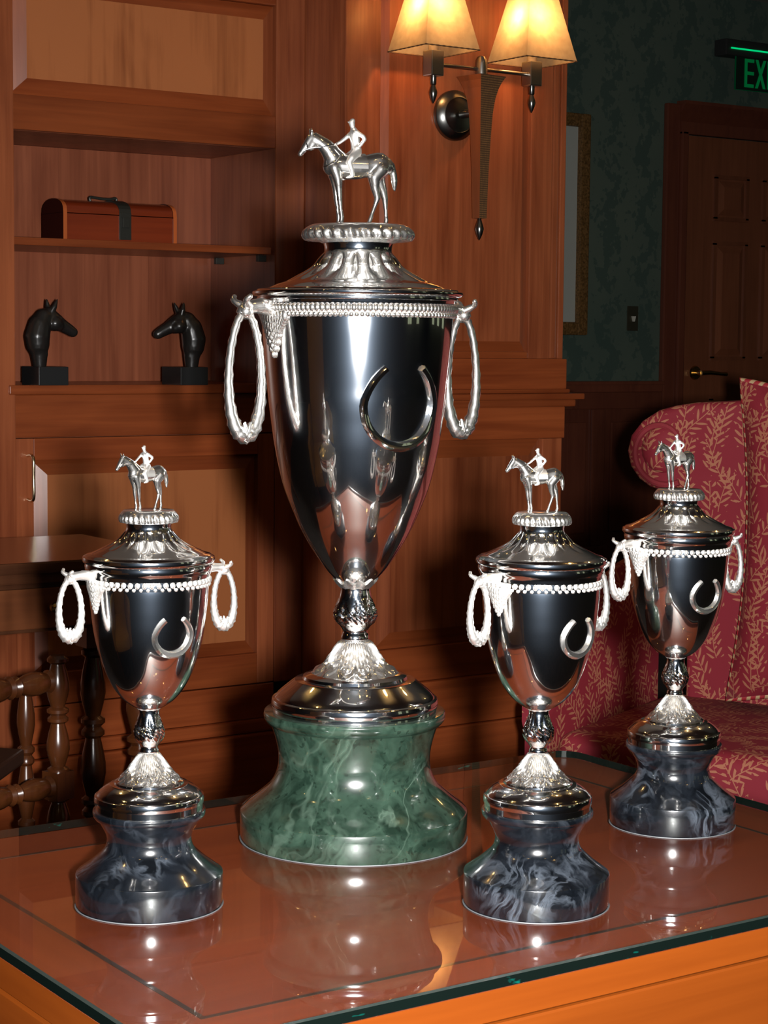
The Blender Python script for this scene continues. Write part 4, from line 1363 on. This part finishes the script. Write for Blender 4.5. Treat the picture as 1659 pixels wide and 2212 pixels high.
# slim arm with rolled top
pr = [(0.0, 0.09), (0.0, 0.64), (0.006, 0.662), (0.022, 0.676), (0.040, 0.672), (0.052, 0.655), (0.052, 0.63), (0.046, 0.61), (0.046, 0.09)]
rows = []
for i in range(9):
    t = i/8
    xx = -0.01+0.43*t
    drop = -0.20*(1-t)**2
    rows.append([(xx, p[0], p[1]+(drop if p[1] > 0.5 else 0)) for p in pr])
am = MB(); am.grid(rows, True, True)
am.build('arm', FABRIC, sofa, smooth=SM, uv=True)
# back with scrolled ear, extruded along the depth
ol = [(1.5, 0.20), (1.5, 0.985), (0.9, 0.985), (0.40, 0.972), (0.20, 0.957), (0.127, 0.947), (0.058, 0.943), (0.02, 0.937), (-0.013, 0.928), (-0.045, 0.908), (-0.066, 0.882), (-0.073, 0.853), (-0.066, 0.825), (-0.048, 0.802), (-0.027, 0.789), (0.005, 0.782), (0.030, 0.785), (0.046, 0.79), (0.05, 0.765), (0.05, 0.20)]
bk = MB().prism([(-p[0], p[1]) for p in ol], 'x', 0.42, 0.60)
bm = bmesh.new()
tmp = D.meshes.new('t'); tmp.from_pydata(bk.v, [], bk.f); bm.from_mesh(tmp)
bmesh.ops.recalc_face_normals(bm, faces=bm.faces)
ed = [e for e in bm.edges if abs(e.verts[0].co.x-e.verts[1].co.x) < 1e-6 and e.verts[0].co.x < 0.5]
bmesh.ops.bevel(bm, geom=ed, offset=0.016, segments=3, profile=0.5, affect='EDGES', clamp_overlap=True)
bm.verts.index_update()
bk2 = MB(); bk2.add([v.co.copy() for v in bm.verts], [[v.index for v in f.verts] for f in bm.faces])
bm.free()
bk2.build('sofa_back', FABRIC, sofa, smooth=SM, uv=True)
sp_ = []
for i in range(40):
    t = i/39
    a = math.radians(-60 - 430*t)
    rr = 0.066*(1-0.72*t)
    sp_.append((0.418, -(0.0+rr*math.cos(a)), 0.858+rr*math.sin(a)))
MB().tube(sp_, 0.006, 8).build('scroll_piping', FAB_TOP, sofa, smooth=SM)
MB().sphere((0.420, 0.0, 0.858), 0.042, 16, 10, sx=0.35).build('scroll_pad', FABRIC, sofa, smooth=SM, uv=True)

# throw pillow with twisted cord, leaning on the back
pw = empty('throw_pillow', (1.962, 2.377, 0), SA)
tag(pw, 'large leaf-patterned pillow with striped cord edging against the sofa back', 'pillow')
pw.location = Vector((1.962, 2.377, 0)) + Matrix.Rotation(SA, 3, 'Z') @ Vector((0.345, -0.435, 0.445))
pw.rotation_euler = (0, math.radians(3), SA)
PW, PH = 0.275, 0.275
def pill(s):
    rows = []
    N = 22
    for i in range(N+1):
        v = -1+2*i/N
        row = []
        for j in range(N+1):
            u = -1+2*j/N
            pin = 1-0.12*(1-abs(u)**2)*abs(v)**3
            pin2 = 1-0.09*(1-abs(v)**2)*abs(u)**3
            th = 0.062*((1-u**4)*(1-v**4))**0.55
            row.append((s*th, u*PW*pin2, 0.265+v*PH*pin))
        rows.append(row)
    return rows
pb = MB()
pb.grid(pill(-1), False, False)
pb.grid(pill(1), False, False)
pb.build('pillow_cover', FABRIC, pw, smooth=1.5, uv=True, fixn=False)
edge = []
M_ = 24
for (a, b) in (((-1, -1), (1, -1)), ((1, -1), (1, 1)), ((1, 1), (-1, 1)), ((-1, 1), (-1, -1))):
    for i in range(M_):
        t = i/M_
        u = a[0]+(b[0]-a[0])*t; v = a[1]+(b[1]-a[1])*t
        pin = 1-0.12*(1-abs(u)**2)*abs(v)**3
        pin2 = 1-0.09*(1-abs(v)**2)*abs(u)**3
        edge.append((0, u*PW*pin2*1.005, 0.265+v*PH*pin*1.005))
edge = [(0.012, q[1], q[2]) for q in edge]
cb = MB().tube(edge+[edge[0]], 0.0060, 10)
co = cb.build('cord_edging', CORD, pw, smooth=SM, fixn=False)
me = co.data
lay = me.uv_layers.new(name='UVMap')
seg = 10
acc = [0.0]
for i in range(1, len(edge)+1):
    acc.append(acc[-1]+(Vector(edge[i % len(edge)])-Vector(edge[i-1])).length)
for p in me.polygons:
    for li in p.loop_indices:
        vi = me.loops[li].vertex_index
        lay.data[li].uv = (acc[min(vi//seg, len(acc)-1)], (vi % seg)/seg)
